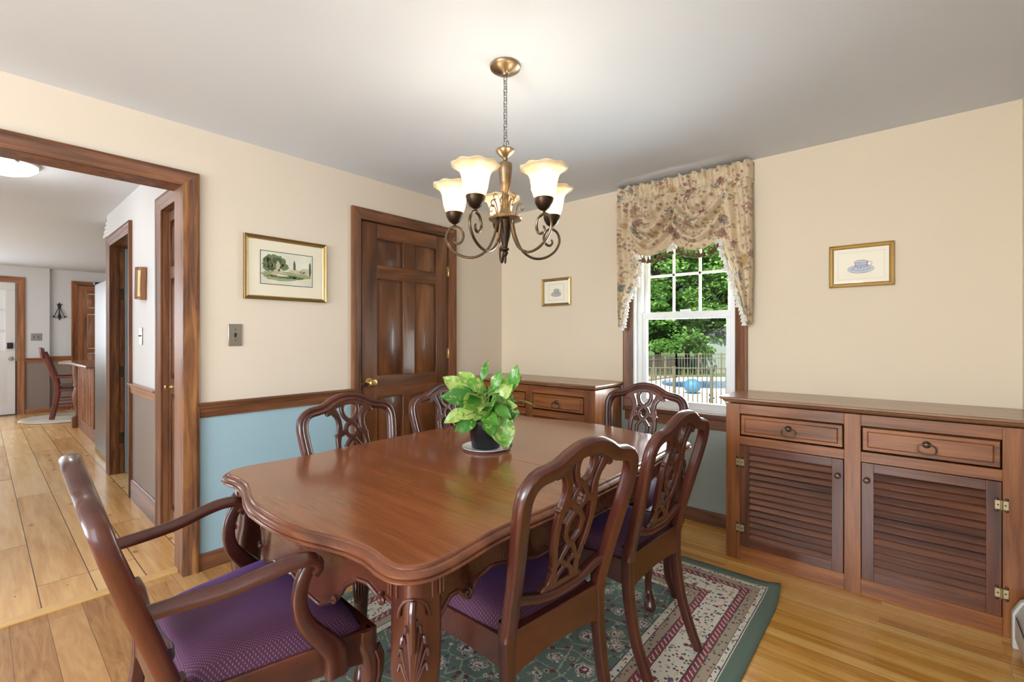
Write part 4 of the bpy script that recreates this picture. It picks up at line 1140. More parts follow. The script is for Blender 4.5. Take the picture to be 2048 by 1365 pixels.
# ================================================================ WINDOW VALANCE
val = thing('window_valance', 'floral swag valance with white tassel fringe at the top of the garden window', 'curtain', (1.67, WY, 0))
VX = 1.67
def ruffle(x, z): return .012*math.sin(x*105+3*math.sin(x*13)+z*5)+.006*math.sin(x*171+z*30)
def hdr(i, j):
    x = lerp(1.222, 2.128, i); z = lerp(2.205, 2.336-.006*math.sin(x*70), j)
    pinch = -.010*math.exp(-((z-2.262)/.012)**2)
    yb = .085+ruffle(x, z)*(1.3 if j > .5 else .8)+pinch*-1*-1
    ret = min(1, min(i, 1-i)/.012)
    return (x-VX, -(yb*ret+.006*(1-ret)), z+.004*math.sin(x*120)*(1 if j > .9 else 0))
MB().grid(hdr, 240, 14).build('valance_header', M['curtain'], val, angle=90, solid=.002)
def swag(xa, xb, zt, zb, depth, name):
    def f(i, j):
        x = lerp(xa, xb, i); s_ = 2*i-1
        sag = (1-abs(s_)**2.1)
        zl = lerp(zt-.36, zb, sag**.8) if False else zb+(.075)*(abs(s_)**2.2)
        z = lerp(2.222, zl, j)
        z2 = z-.0*sag
        # U-shaped folds radiate from both upper corners
        ph = (j*1.0-.55*(1-abs(s_)**1.8)*(1-j)*j*1.6)*2*PI*3.2+.9*abs(s_)*3
        e_ = min(1, max(0, (1-abs(s_))/.10))
        fold = math.sin(ph+.5*math.sin(3*s_)); fold = math.copysign(abs(fold)**.7, fold)
        y = .104+.046*math.sin(PI*min(1, j*1.1)*.8)*sag**.6+.046*fold*math.sin(PI*min(1, .08+j*.92))*e_+ruffle(x, z)*(1-j)**2
        return (x-VX, -y, z2)
    return MB().grid(f, 60, 60).build('swag', M['curtain'], val, angle=90, solid=.002)
swag(1.345, 1.665, 2.2, 1.808, .03, 'a'); swag(1.650, 1.985, 2.2, 1.812, .03, 'b')
def tail(side, outer, inner_pts, zt, name):
    """outer x line and a curved inner edge; bottom falls in a cascade"""
    zs_ = [p[1] for p in inner_pts][::-1]; xs_ = [p[0] for p in inner_pts][::-1]
    def f(i, j):
        # j runs down
        zb = inner_pts[-1][1]
        z = lerp(2.225, zb-.008, j)
        xi = interp(z, zs_, xs_); xo = outer(z)
        x = lerp(xo, xi, i)
        w = abs(xi-xo)
        y = .092+.026*math.sin(i*2*PI*1.6+j*2.5)*min(1, w/.06)+.008*math.sin(i*23+1.3*j)+ruffle(x, z)*max(0, 1-6*j)
        if i < .06: y *= .45+.55*i/.06
        return (x-VX, -y, z)
    return MB().grid(f, 36, 70).build('tail', M['curtain'], val, angle=90, solid=.002)
Lpts = [(1.395, 2.225), (1.385, 2.05), (1.375, 1.90), (1.395, 1.80), (1.412, 1.76), (1.400, 1.70), (1.388, 1.645), (1.352, 1.585), (1.317, 1.53), (1.300, 1.44), (1.284, 1.345), (1.262, 1.325)]
Rpts = [(1.925, 2.225), (1.940, 2.05), (1.946, 1.92), (1.952, 1.86), (1.975, 1.78), (2.005, 1.70), (2.025, 1.646), (2.045, 1.56), (2.065, 1.48), (2.084, 1.414), (2.098, 1.36), (2.108, 1.34)]
tail(-1, lambda z: interp(z, [1.32, 2.0, 2.3], [1.238, 1.232, 1.226]), Lpts, 2.2, 'l')
tail(1, lambda z: interp(z, [1.33, 1.7, 2.1, 2.3], [2.126, 2.134, 2.128, 2.124]), Rpts, 2.2, 'r')
def tassel(mat):
    mb = MB().lathe([(1e-6, .0), (.0045, -.002), (.0065, -.007), (.0045, -.012), (.0055, -.014), (.012, -.028), (.018, -.046), (.016, -.048), (1e-6, -.040)], 0, 0, 0, 10, wave=lambda k, a: .12*math.cos(5*a) if k > 4 else 0)
    return mb.build('tassel', mat, val)
tw = tassel(M['tassel']); tb = tassel(M['tassel_backlit']); used = {'w': 0, 'b': 0}
def put_tassel(kind, x, z, y=.100):
    src = tw if kind == 'w' else tb
    o = src if not used[kind] else src.copy()
    if used[kind]: C.objects.link(o); o.parent = val
    used[kind] = 1
    o.location = (x-VX, -y, z); o.rotation_euler = (0, R(random.uniform(-12, 12)), random.uniform(0, 3))
random.seed(4)
def along(pts, step):
    out = []; acc = 0
    for (x0, z0), (x1, z1) in zip(pts, pts[1:]):
        l = math.hypot(x1-x0, z1-z0); s_ = -acc
        while s_+step <= l:
            s_ += step; out.append((lerp(x0, x1, s_/l), lerp(z0, z1, s_/l)))
        acc = l-s_ if s_ > 0 else acc+l
    return out
for x, z in along(Lpts[3:], .024): put_tassel('w', x+.004, z+.008)
for x, z in along(Rpts[3:], .024): put_tassel('w', x-.004, z+.008)
for x, z in ((1.375, 1.855), (1.392, 1.845), (1.41, 1.838), (1.64, 1.888), (1.66, 1.885), (1.62, 1.87), (1.945, 1.885), (1.96, 1.87), (1.975, 1.86)): put_tassel('w', x, z, .112)
for xa, xb, zb in ((1.345, 1.665, 1.808), (1.650, 1.985, 1.812)):
    n = 10
    for k in range(1, n):
        s_ = 2*k/n-1; put_tassel('b', lerp(xa, xb, k/n), zb+.075*abs(s_)**2.2+.002, .096)
mb = MB(); mb.tube([(1.235-VX, -.045, 2.262), (2.115-VX, -.045, 2.262)], .008, 8)
mb.box(1.236-VX, 1.250-VX, -.045, -.003, 2.25, 2.275).box(2.100-VX, 2.114-VX, -.045, -.003, 2.25, 2.275).build('curtain_rod', M['vinyl'], val)

# ================================================================ POTTED PLANT
PX, PY, PZ = 1.447, 1.466, .7554
t = tag(MB().lathe([(1e-6, 0), (.070, 0), (.076, .002), (.096, .006), (.108, .010), (.108, .012), (.096, .009), (.076, .005), (1e-6, .0045)], n=40).build('plate', M['china'], loc=(PX, PY, PZ)),
    'small white china plate under the black plant pot', 'plate')
pl = thing('potted_pothos', 'green and yellow pothos in a black plastic pot on the table', 'plant', (PX-.004, PY, PZ+.0050))
MB().lathe([(1e-6, 0), (.060, 0), (.062, .003), (.078, .110), (.083, .112), (.084, .124), (.080, .124), (.076, .110), (1e-6, .108)], n=36).build('pot', M['black'], pl)
MB().lathe([(1e-6, .108), (.030, .113), (.0755, .1105)], n=24, wave=lambda k, a: .02*math.sin(5*a)).build('soil', M['soil'], pl)
def leafmat():
    t = NT('variegated_leaf'); uv = t.tc()
    n1 = t.noise(t.mapping(uv, (1, 1, 1)), 26, 5, .65, 1.2)
    inf = t.n.new('ShaderNodeAttribute'); inf.attribute_name = 'tone'
    tone = inf.outputs['Fac']
    base = t.ramp(tone, [(0, lin((52, 118, 40))), (.5, lin((92, 158, 56))), (1, lin((148, 194, 74)))])
    f = t.math('ADD', n1, t.math('MULTIPLY', t.math('SUBTRACT', tone, .5), .16))
    var = t.ramp(f, [(.50, (0, 0, 0, 1)), (.60, (1, 1, 1, 1))])
    col = t.mix(t.math('MULTIPLY', t.sep(var)[0], .75), base, lin((206, 216, 130)))
    t.set(Base_Color=col, Roughness=.34, Subsurface_Weight=.0, Coat_Weight=.25)
    tr = t.n.new('ShaderNodeBsdfTranslucent'); t.l.new(col, tr.inputs[0])
    mx = t.n.new('ShaderNodeMixShader'); mx.inputs[0].default_value = .3
    t.l.new(t.b.outputs[0], mx.inputs[1]); t.l.new(tr.outputs[0], mx.inputs[2]); t.l.new(mx.outputs[0], t.out.inputs[0])
    return t.m
M['leaf'] = leafmat(); M['stem'] = plain('pothos_stem', (150, 178, 96), .5)
random.seed(11)
right = Vector((math.cos(YAW), math.sin(YAW), 0)); fwd = Vector((-math.sin(YAW), math.cos(YAW), 0)); upv = Vector((0, 0, 1))
leaves = MB(); stems = MB(); tones = []
def leaf(base, direc, normal, L, W, tone, curl=.25, fold=.25):
    d = direc.normalized(); nrm = (normal-d*normal.dot(d)).normalized(); sd = d.cross(nrm)
    nu, nv = 10, 6; b = len(leaves.v); cnt0 = len(leaves.f)
    prof = [0, .30, .62, .86, .98, 1.0, .93, .78, .56, .30, .0]
    for i in range(nu+1):
        t_ = i/nu
        w = prof[i]*W/2
        for j in range(nv+1):
            s_ = 2*j/nv-1
            back = -.12*L*(1-abs(s_))*0+(-.10*L*(abs(s_)**1.4) if i < 3 else 0)*(1-i/3)
            p = base+d*(t_*L+back)+sd*(s_*w)+nrm*(-curl*L*t_*t_+fold*w*abs(s_)*.8+.05*L*math.sin(t_*6+s_*3)*.35)
            leaves.v.append(tuple(p))
    for i in range(nu):
        for j in range(nv):
            a = b+i*(nv+1)+j; leaves.f.append((a, a+1, a+nv+2, a+nv+1)); 
    tones.extend([tone]*((nu+1)*(nv+1)))
def P(r_, u_, f_=0): return right*r_+upv*u_+fwd*f_
def shoot(r_, u_, f_, dr, du, df, L, W, tone, nr=(0, .75, -1), curl=.25):
    base = P(r_, u_, f_)
    root = P(random.uniform(-.045, .045), .110, random.uniform(-.045, .045))
    mid = root.lerp(base, .55)+P(random.uniform(-.01, .01), .03)
    stems.tube(smoothpath([tuple(root), tuple(mid), tuple(base)], 5), .0018, 6)
    leaf(base, P(dr, du, df), P(*nr), L, W, tone, curl)
# the outline leaves of the photograph (right, up, towards the back) in metres from the pot
K = [(-.095, .245, 0, -.9, .75, -.1, .115, .075, .75), (-.06, .215, -.03, -1, .22, -.2, .135, .085, .1), (-.045, .26, .02, -.75, .75, .1, .11, .07, .8),
     (-.07, .17, -.05, -1, -.35, -.2, .12, .065, .9), (-.03, .165, -.06, -.8, -.05, -.4, .105, .062, .95), (-.02, .285, .02, .25, 1, 0, .10, .036, .3),
     (.0, .26, -.04, -.6, .35, -.3, .10, .07, .55), (.03, .255, .0, .3, .8, -.2, .09, .05, .5), (.045, .245, .0, .95, .65, .1, .135, .07, .65),
     (.06, .205, -.03, .55, .85, -.2, .095, .05, .95), (.01, .20, -.08, .2, .25, -.9, .085, .062, .35), (.04, .19, -.07, .8, -.35, -.6, .09, .055, .4),
     (-.01, .155, -.08, .55, -.12, -.7, .10, .066, .45), (.05, .16, -.06, .9, .15, -.3, .085, .055, .15), (-.045, .15, -.05, -.5, -.55, -.5, .10, .07, .2),
     (.02, .14, -.08, .1, -.55, -.8, .085, .07, .3), (.06, .14, -.05, .7, -.6, -.5, .085, .06, .3), (-.02, .22, -.07, -.35, .1, -.8, .09, .06, .2)]
for q in K: shoot(*q)
for k in range(92):
    a = random.uniform(0, 2*PI); rr = random.uniform(.02, .092); u = random.uniform(.130, .250)
    f_ = rr*math.sin(a); r_ = rr*math.cos(a)
    shoot(r_*.8, u, f_*.8, math.cos(a)+random.uniform(-.4, .4), random.uniform(-.7, .45), math.sin(a)+random.uniform(-.4, .4), random.uniform(.065, .10), random.uniform(.05, .074), random.random(),
          (random.uniform(-.4, .4), .9, random.uniform(-1.3, -.1)), random.uniform(.1, .4))
# the large hanging leaf in front and the tall pair on the right
shoot(.055, .160, -.090, .30, -.95, -.25, .150, .105, .55, (.15, .25, -1), .08)
for pts, lf in (([(.065, .112, 0), (.085, .16, 0), (.105, .22, 0), (.110, .245, 0)], ((.112, .245, 0), (.28, 1, 0), .125, .066, .35, (-.6, .2, -.8), -.05)),
                ([(.065, .112, 0), (.09, .165, 0), (.105, .20, 0)], ((.107, .205, 0), (1, .12, 0), .11, .034, .5, (0, 1, .1), .35))):
    stems.tube(smoothpath([tuple(P(*q)) for q in pts], 6), .0022, 6)
    leaf(P(*lf[0]), P(*lf[1]), P(*lf[5]), lf[2], lf[3], lf[4], lf[6])
for k in range(9):
    x = .055+.006*k*.8; stems.tube(smoothpath([tuple(P(.05+random.uniform(-.02, .02), .11, 0)), tuple(P(x, .16, random.uniform(-.02, .02))), tuple(P(x+random.uniform(0, .02), .215+random.uniform(-.03, .03), 0))], 5), .0016, 6)
o = leaves.build('foliage', M['leaf'], pl, angle=180)
at = o.data.attributes.new('tone', 'FLOAT', 'POINT'); at.data.foreach_set('value', tones)
stems.build('stem', M['stem'], pl)
# pieces of bark lying by the pot
random.seed(3)
mb = MB()
def bark(i, j):
    a = lerp(-1.0, 1.0, i); z = j*.085
    r = .030*(1-.3*j)*(1+.08*math.sin(9*j+5*i))
    return (r*math.sin(a), -r*math.cos(a)+.02, z)
mb.grid(bark, 10, 14)
o = mb.build('driftwood_piece', M['driftwood'], solid=.006, loc=(PX+.100, PY+.036, PZ+.016)); o.rotation_euler = (R(20), R(-38), R(70))
tag(o, 'curved piece of brown bark leaning on the pot at the edge of the white plate', 'bark')

# ================================================================ PICTURES
def blob(mb, cx, cz, rx, rz, y, seed, n=26, jag=.18):
    rd = random.Random(seed)
    pts = [(cx+rx*math.cos(2*PI*i/n)*(1+rd.uniform(-jag, jag)), cz+rz*math.sin(2*PI*i/n)*(1+rd.uniform(-jag, jag))) for i in range(n)]
    b = len(mb.v); mb.v += [(x, y, z) for x, z in pts]; mb.f.append(tuple(range(b, b+n)))
def picture(label, w, h, fw, mat, lipm, matw, loc, rz, art, name='framed_picture', depth=.018):
    """frame front looks to local -y; origin at the lower middle of the frame, on the wall"""
    t = thing(name, label, 'picture', loc, rz)
    prof = [(0, -.002), (0, -depth), (.003, -depth-.002), (fw*.35, -depth+.001), (fw*.55, -depth*.75), (fw*.8, -depth*.85), (fw, -depth*.55), (fw, -.002)]
    vs = []; fs = []
    for u, y in prof: vs += [(-w/2+u, y, u), (w/2-u, y, u), (w/2-u, y, h-u), (-w/2+u, y, h-u)]
    n = len(prof)
    for i in range(n-1):
        for k in range(4): fs.append((i*4+k, i*4+(k+1) % 4, (i+1)*4+(k+1) % 4, (i+1)*4+k))
    MB().add(vs, fs).build('frame', mat, t, angle=30)
    a = fw; vs = []; fs = []
    for u, y in ((a, -depth*.55), (a+.003, -depth*.62), (a+.006, -.008)): vs += [(-w/2+u, y, u), (w/2-u, y, u), (w/2-u, y, h-u), (-w/2+u, y, h-u)]
    for i in range(2):
        for k in range(4): fs.append((i*4+k, i*4+(k+1) % 4, (i+1)*4+(k+1) % 4, (i+1)*4+k))
    MB().add(vs, fs).build('frame_lip', lipm, t, angle=30)
    MB().box(-w/2+fw, w/2-fw, -.007, -.002, fw, h-fw).build('mat_board', M['paper'], t)
    art(t, w, h)
    MB().box(-w/2+fw, w/2-fw, -.0102, -.0092, fw, h-fw).build('glass_pane', M['picglass'], t)
    return t
wc = {}
for nme, c in dict(sky=(232, 232, 216), tree=(122, 134, 92), dark=(86, 100, 70), grass=(168, 176, 124), stone=(206, 198, 170), pond=(104, 124, 104), cream=(238, 228, 196), grey=(150, 156, 150)).items():
    wc[nme] = plain('watercolour_'+nme, c, .9, var=.22, )
def art_garden(t, w, h):
    cx, cz, aw, ah = .0, .188+.002, .303, .190
    MB().box(-aw/2-.004, aw/2+.004, -.0074, -.007, cz-ah/2-.004, cz+ah/2+.004).build('ruled_border', M['ink'], t)
    p = MB().box(-aw/2, aw/2, -.0078, -.0074, cz-ah/2, cz+ah/2).build('watercolour_print', wc['sky'], t)
    def lay(k, m_, items):
        mb = MB()
        for it in items: blob(mb, *it[:4], -.0079-.0001*k, it[4])
        mb.build('painted_shape', m_, p)
    lay(0, wc['grass'], [(0, cz-.035, .145, .022, 3), (-.03, cz-.055, .10, .018, 4)])
    lay(1, wc['tree'], [(-.075, cz+.035, .062, .048, 5), (-.115, cz+.02, .028, .040, 6), (-.02, cz+.012, .03, .02, 8)])
    lay(2, wc['dark'], [(.042, cz+.015, .007, .042, 7), (.138, cz+.01, .008, .045, 8), (-.06, cz+.045, .03, .02, 9), (-.09, cz-.005, .02, .012, 10)])
    lay(3, wc['stone'], [(-.055, cz+.01, .012, .034, 11), (-.055, cz-.015, .026, .012, 12), (.06, cz-.01, .05, .012, 13), (.105, cz-.005, .03, .02, 14), (-.05, cz-.032, .045, .010, 15)])
    lay(4, wc['pond'], [(-.01, cz-.045, .062, .013, 16), (.055, cz-.048, .045, .009, 17)])
    lay(5, wc['cream'], [(.10, cz-.068, .05, .012, 18), (-.03, cz-.040, .035, .006, 19)])
def art_cup(bw, bh, sc, wash):
    def f(t, w, h):
        cz = h/2
        mb = MB()
        for s_, e in ((1, .0008), ):
            mb.box(-bw/2, bw/2, -.0074, -.007, cz-bh/2, cz-bh/2+.001).box(-bw/2, bw/2, -.0074, -.007, cz+bh/2-.001, cz+bh/2).box(-bw/2, -bw/2+.001, -.0074, -.007, cz-bh/2, cz+bh/2).box(bw/2-.001, bw/2, -.0074, -.007, cz-bh/2, cz+bh/2)
        mb.build('ruled_border', M['ink'] if not wash else M['inkg'], t)
        pr = MB().box(-bw/2+.001, bw/2-.001, -.0073, -.0070, cz-bh/2+.001, cz+bh/2-.001).build('print', M['paper'], t)
        mb = MB(); blob(mb, 0, cz-.016*sc, .044*sc, .017*sc, -.0076, 31, 30, .05); blob(mb, .002, cz+.006*sc, .024*sc, .018*sc, -.0077, 32, 26, .06)
        mb.build('teacup_drawing', M['inkl'] if wash else M['inkg'], pr)
        mb = MB()
        def ring(cx, c2, rx, rz, r_): mb.tube([(cx+rx*math.cos(2*PI*i/30), -.0078, c2+rz*math.sin(2*PI*i/30)) for i in range(30)], r_, 4, closed=True)
        ring(0, cz-.016*sc, .046*sc, .018*sc, .0008); ring(0, cz-.014*sc, .030*sc, .010*sc, .0006); ring(.002, cz+.016*sc, .024*sc, .006*sc, .0009)
        ring(.030*sc, cz+.006*sc, .009*sc, .009*sc, .0007)
        mb.tube([(-.022*sc, -.0078, cz+.014*sc), (-.017*sc, -.0078, cz-.002*sc), (-.008*sc, -.0078, cz-.010*sc), (.010*sc, -.0078, cz-.010*sc), (.020*sc, -.0078, cz-.001*sc), (.026*sc, -.0078, cz+.014*sc)], .0008, 4)
        for k in range(7): mb.tube([((-.035+.011*k)*sc, -.0078, cz-.020*sc+.003*sc*math.sin(k)), ((-.030+.011*k)*sc, -.0078, cz-.010*sc+.010*sc*(k % 2))], .0006, 4)
        mb.build('teacup_outline', M['ink'], pr)
    return f
picture('gilt framed garden watercolour on the left wall between the doorway and the door', .486, .372, .017, M['gold'], M['goldlip'], 1, (.001, 1.222, 1.465), PI/2, art_garden)
picture('small gilt framed ink drawing of a teacup left of the window', .292, .232, .017, M['goldlip'], M['gold'], 1, (.622, WY-.001, 1.505), 0, art_cup(.155, .135, 1.15, False))
picture('gilt framed blue drawing of a teacup right of the window', .286, .234, .016, M['goldlip'], M['gold'], 1, (2.660, WY-.001, 1.523), 0, art_cup(.205, .150, 1.25, True))
# little box frame in the hall, hanging tilted
def art_box(t, w, h):
    MB().box(-.05, .05, -.012, -.008, h/2-.07, h/2+.06).build('inner_frame', M['goldlip'], t, bevel=.002)
    MB().box(-.035, .035, -.014, -.012, h/2-.055, h/2+.045).build('print', wc['grey'], t)
hp_ = picture('small wooden shadow box picture hanging crooked on the hall wall', .19, .23, .016, M['kdoorZ'], M['goldlip'], 1, (-1.29, HY-.001, 1.505), 0, art_box, depth=.032)
hp_.rotation_euler = (R(-0), R(5), 0); hp_.location.z = 1.512

# ================================================================ SWITCHES
def switch_plate(label, loc, rz, w, h, toggles):
    t = thing('light_switch', label, 'switch', loc, rz)
    MB().box(-w/2, w/2, -.006, -.0005, -h/2, h/2).build('switch_plate', M['steel'], t, bevel=.003)
    for x in toggles:
        MB().box(x-.005, x+.005, -.0068, -.0055, -.012, .012).build('toggle_slot', M['black'], t)
        MB().box(x-.0035, x+.0035, -.018, -.006, -.002, .008).build('toggle', M['iron'], t, bevel=.001)
        mb = MB()
        for z in (-.03, .03): mb.sphere((x, -.0062, z), .0035, 8, (1, .5, 1))
        mb.build('screw', M['iron'], t)
    return t
switch_plate('brushed metal light switch beside the kitchen doorway', (.0005, .9385, 1.257), PI/2, .071, .124, [0])
switch_plate('metal light switch on the hall wall below the crooked box picture', (-1.34, HY-.0005, 1.25), 0, .075, .125, [0])
switch_plate('double metal light switch by the white entry door in the kitchen', (KX+.0005, .606, 1.237), PI/2, .125, .118, [-.025, .025])

# ================================================================ KITCHEN
kl = thing('ceiling_light', 'round frosted dome light on the kitchen ceiling', 'ceiling light', (-1.45, .10, CH))
MB().lathe([(1e-6, 0), (.165, 0), (.170, -.008), (.165, -.018), (1e-6, -.018)], n=36).build('base', M['steel'], kl)
t = NT('lit_dome_glass'); t.set(Base_Color=(1, 1, 1, 1), Roughness=.3); t.b.inputs['Emission Color'].default_value = (1, .98, .94, 1); t.b.inputs['Emission Strength'].default_value = 2.2
MB().lathe([(.158, -.018), (.155, -.035), (.130, -.058), (.085, -.075), (.04, -.082), (1e-6, -.083)], n=36).build('dome', t.m, kl)
mb = MB()
for a in (20, 140, 260): mb.sphere((.16*math.cos(R(a)), .16*math.sin(R(a)), -.022), .012, 8)
mb.build('clip', M['steel'], kl)
light('kitchen_dome_lamp', 'POINT', (-1.45, .05, 2.16), (0, 0, 0), 4.5, (1, .97, .94), shadow_soft_size=.12)
mb = MB()
for k in range(4): mb.box(-3.0-.05*k, -2.735, HY+.03+.0*k, HY+.20, 2.353-.035*(k+1), 2.353-.035*k-.008)
struct('trim_7', mb, M['white_wall'])

fr = thing('refrigerator', 'stainless steel refrigerator past the hall doorway', 'refrigerator', (-3.37, 1.19, .012))
MB().box(-.465, .465, -.365, .365, .03, 1.80).build('body', M['fridge'], fr, bevel=.008)
MB().box(-.44, .44, -.34, .34, 0, .03).build('base', M['black'], fr)
MB().box(-.520, -.470, -.36, .36, .05, 1.80).build('door', M['fridge'], fr, bevel=.01)
MB().box(-.535, -.44, -.37, -.30, 1.80, 1.825).build('hinge_cap', M['black'], fr, bevel=.004)
mb = MB().tube([(-.515, -.30, .8), (-.56, -.30, .82), (-.56, -.30, 1.4), (-.515, -.30, 1.42)], .010, 8)
mb.build('handle', M['steel'], fr)
isl = thing('kitchen_island', 'wooden kitchen island with a turned corner post and slatted side', 'kitchen island', (-4.98, 1.21, .012))
MB().prism([(-1.05, -.12), (-.98, -.42), (-.70, -.52), (-.45, -.44), (.78, -.42), (.78, .45), (-1.0, .45)], .865, .902, 'XY').build('countertop', wood('island_top', (110, 74, 54), (150, 108, 84), (176, 136, 108), 'X', rough=.18, coat=.5), isl, bevel=.012, segs=3)
MB().box(-.62, .70, -.29, .40, 0, .865).build('body', M['odkX'], isl, bevel=.003)
MB().box(-.66, .74, -.335, -.30, 0, .15).build('base_board', M['trimX'], isl, bevel=.004)
mb = MB()
for k in range(11): mb.box(-.60+.12*k, -.545+.12*k, -.340, -.29, .15, .865)
mb.build('slat', M['kdoorZ'], isl, bevel=.003)
MB().lathe([(.050, 0), (.050, .12), (.040, .13), (.052, .15), (.042, .18), (.030, .22), (.038, .30), (.054, .38), (.055, .44), (.040, .52), (.034, .55), (.046, .57), (.040, .60), (.050, .70), (.050, .865)], -.74, -.33, 0, 20).build('post', M['trimZ'], isl)
MB().box(-.80, -.68, -.39, -.27, 0, .13).build('post_block', M['trimZ'], isl, bevel=.005)
o = MB().grid(lambda i, j: (.58*(2*i-1)*math.sqrt(max(0, 1-(2*j-1)**2*.5)), .62*(2*j-1)*math.sqrt(max(0, 1-(2*i-1)**2*.5)), .010), 24, 24).build('braided_rug', plain('braided_grey_yarn', (190, 178, 160), .9, var=.25, bump=(60, .8, .004)), solid=.010, loc=(-6.80, .98, .0115))
tag(o, 'oval grey braided rug under the wooden kitchen chair', 'rug')
kc = thing('kitchen_chair', 'reddish wooden kitchen chair with arms beside the island', 'chair', (-6.85, .92, .029), R(84))
for s_ in (-1, 1):
    y = s_*.22
    MB().sweep(smoothpath([(-.20, y, 0), (-.16, y, .25), (-.14, y, .45), (-.19, y, .68), (-.29, y, .98)], 5), rsec(.035, .062, .012), fixed=(1, 0, 0), scales=[1]*21).build('back_leg', M['redwood'], kc)
    MB().tube([(.20, y, 0), (.19, y, .43)], .02, 8).build('front_leg', M['redwood'], kc)
    MB().sweep(smoothpath([(-.18, y, .62), (-.05, y*1.05, .61), (.10, y*1.12, .62), (.19, y*1.1, .61)], 4), rsec(.05, .022, .008)).build('armrest', M['redwood'], kc)
    MB().tube([(.15, y*1.1, .61), (.17, y, .44)], .012, 8).build('arm_support', M['redwood'], kc)
    MB().tube([(-.16, y, .17), (.19, y, .17)], .010, 6).tube([(-.15, y, .27), (.19, y, .27)], .010, 6).build('stretcher', M['redwood'], kc)
MB().box(-.15, .22, -.235, .235, .40, .445).build('seat', M['redwood'], kc, bevel=.008)
MB().box(-.12, .215, -.22, .22, .445, .49).build('seat_cushion', plain('tapestry_cushion', (120, 104, 84), .9, var=.5), kc, bevel=.018, segs=3)
MB().grid(lambda i, j: (-.285-.03*math.sin(PI*i)-.02*j, lerp(-.25, .25, i), .90+.135*j+.02*math.sin(PI*i)), 12, 4).build('crest_rail', M['redwood'], kc, solid=.025)
for k in range(3): MB().sweep([(-.15, -.13+.13*k, .45), (-.20, -.13+.13*k, .68), (-.28, -.13+.13*k, .93)], rsec(.03, .014, .004), fixed=(1, 0, 0)).build('slat', M['redwood'], kc)
# candle sconce
sc = thing('wall_sconce', 'black wrought iron star sconce on the far kitchen wall', 'wall sconce', (KX-.048, .875, 1.50))
mb = MB(); star = []
for k in range(10):
    a = PI/2+k*PI/5; r = .045 if k % 2 == 0 else .018
    star.append((r*math.cos(a), .27+r*math.sin(a)))
mb.prism(star, .004, .010, 'YZ'); mb.build('star', M['iron'], sc)
mb = MB().tube([(.008, 0, .26), (.012, 0, .02)], .007, 8)
for s_ in (-1, 1): mb.tube([(.008, 0, .25), (.02, s_*.04, .14), (.02, s_*.065, .06), (.015, 0, .055)], .005, 6); mb.sphere((.02, s_*.068, .075), .014, 8)
mb.build('bracket', M['iron'], sc)
MB().lathe([(.018, .05), (.020, .09), (.012, .11), (.004, .115)], .02, 0, 0, 10).build('candle_cup', M['iron'], sc)

# ================================================================ GARDEN
GZ = -.9
def GP(u, w): return (CAMX+(u*math.cos(YAW)-math.sin(YAW))*w, (u*math.sin(YAW)+math.cos(YAW))*w)
def grassmat():
    t = NT('lawn'); t.set(Base_Color=t.ramp(t.noise(t.tc(), 3, 6), [(.3, lin((60, 92, 36))), (.7, lin((104, 140, 60)))]), Roughness=.9); return t.m
o = MB().box(-60, 60, WY+.3, 90, GZ-.2, GZ).build('lawn', grassmat(), smooth=False); tag(o, 'green lawn of the back garden', 'lawn', kind='structure')
# house wall under the window level
struct('wall_foundation', MB().box(-1, RX+.1, WY+.0, WY+.17, GZ, -.1), M['grey_wall'])
# concrete pool deck with the pool let into it
concrete = plain('pool_deck_concrete', (206, 200, 190), .85, var=.08, bump=(30, .3, .004))
A1, A2, B1, B2 = GP(.05, 14.3), GP(.95, 14.3), GP(.95, 24.2), GP(.05, 24.2)
o = MB().prism([A1, A2, B2, B1] if False else [A1, A2, B1, B2], GZ, GZ+.05, 'XY').build('pool_deck', concrete, smooth=False); tag(o, 'pale concrete deck round the swimming pool', 'deck', kind='structure')
pool = thing('swimming_pool', 'blue swimming pool behind the metal fence', 'swimming pool', (0, 0, 0))
def ell(u0, u1, w0, w1, n=40, p=3.2):
    out = []
    for i in range(n):
        a = 2*PI*i/n; c_, s_ = math.cos(a), math.sin(a)
        out.append(GP((u0+u1)/2+(u1-u0)/2*math.copysign(abs(c_)**(2/p), c_), (w0+w1)/2+(w1-w0)/2*math.copysign(abs(s_)**(2/p), s_)))
    return out
cop = ell(.315, .75, 17.2, 22.6); ins = ell(.325, .74, 17.6, 22.2); mb = MB(); n = len(cop)
mb.v = [(x, y, GZ+.05) for x, y in cop]+[(x, y, GZ+.15) for x, y in cop]+[(x, y, GZ+.15) for x, y in ins]+[(x, y, GZ+.02) for x, y in ins]
mb.f = [(k*n+i, k*n+(i+1) % n, (k+1)*n+(i+1) % n, (k+1)*n+i) for k in range(3) for i in range(n)]
mb.build('coping', plain('white_coping', (236, 236, 232), .6), pool, smooth=False)
MB().prism(ins, GZ+.02, GZ+.075, 'XY').build('water', plain('pool_water', (24, 112, 180), .08, coat=.5, bump=(5, .25, .03)), pool, smooth=False)
x, y = GP(.392, 16.9)
tag(MB().sphere((0, 0, 0), 1, 20, (.30, .30, .27)).build('pool_float', plain('pale_blue_vinyl', (72, 132, 176), .5), loc=(x, y, GZ+.32)), 'rounded pale blue float lying on the deck before the pool', 'pool float')
x, y = GP(.432, 14.6)
tag(MB().lathe([(.05, 0), (.055, .10), (.03, .13), (.03, .20), (.06, .21), (.05, .26), (1e-6, .27)], 0, 0, 0, 12).box(.0, .12, -.02, .02, .13, .16).build('pool_valve', M['black'], loc=(x, y, GZ+.05)), 'small black valve standing on the deck behind the fence', 'valve')
fm = plain('fence_metal', (128, 118, 100), .5, .2)
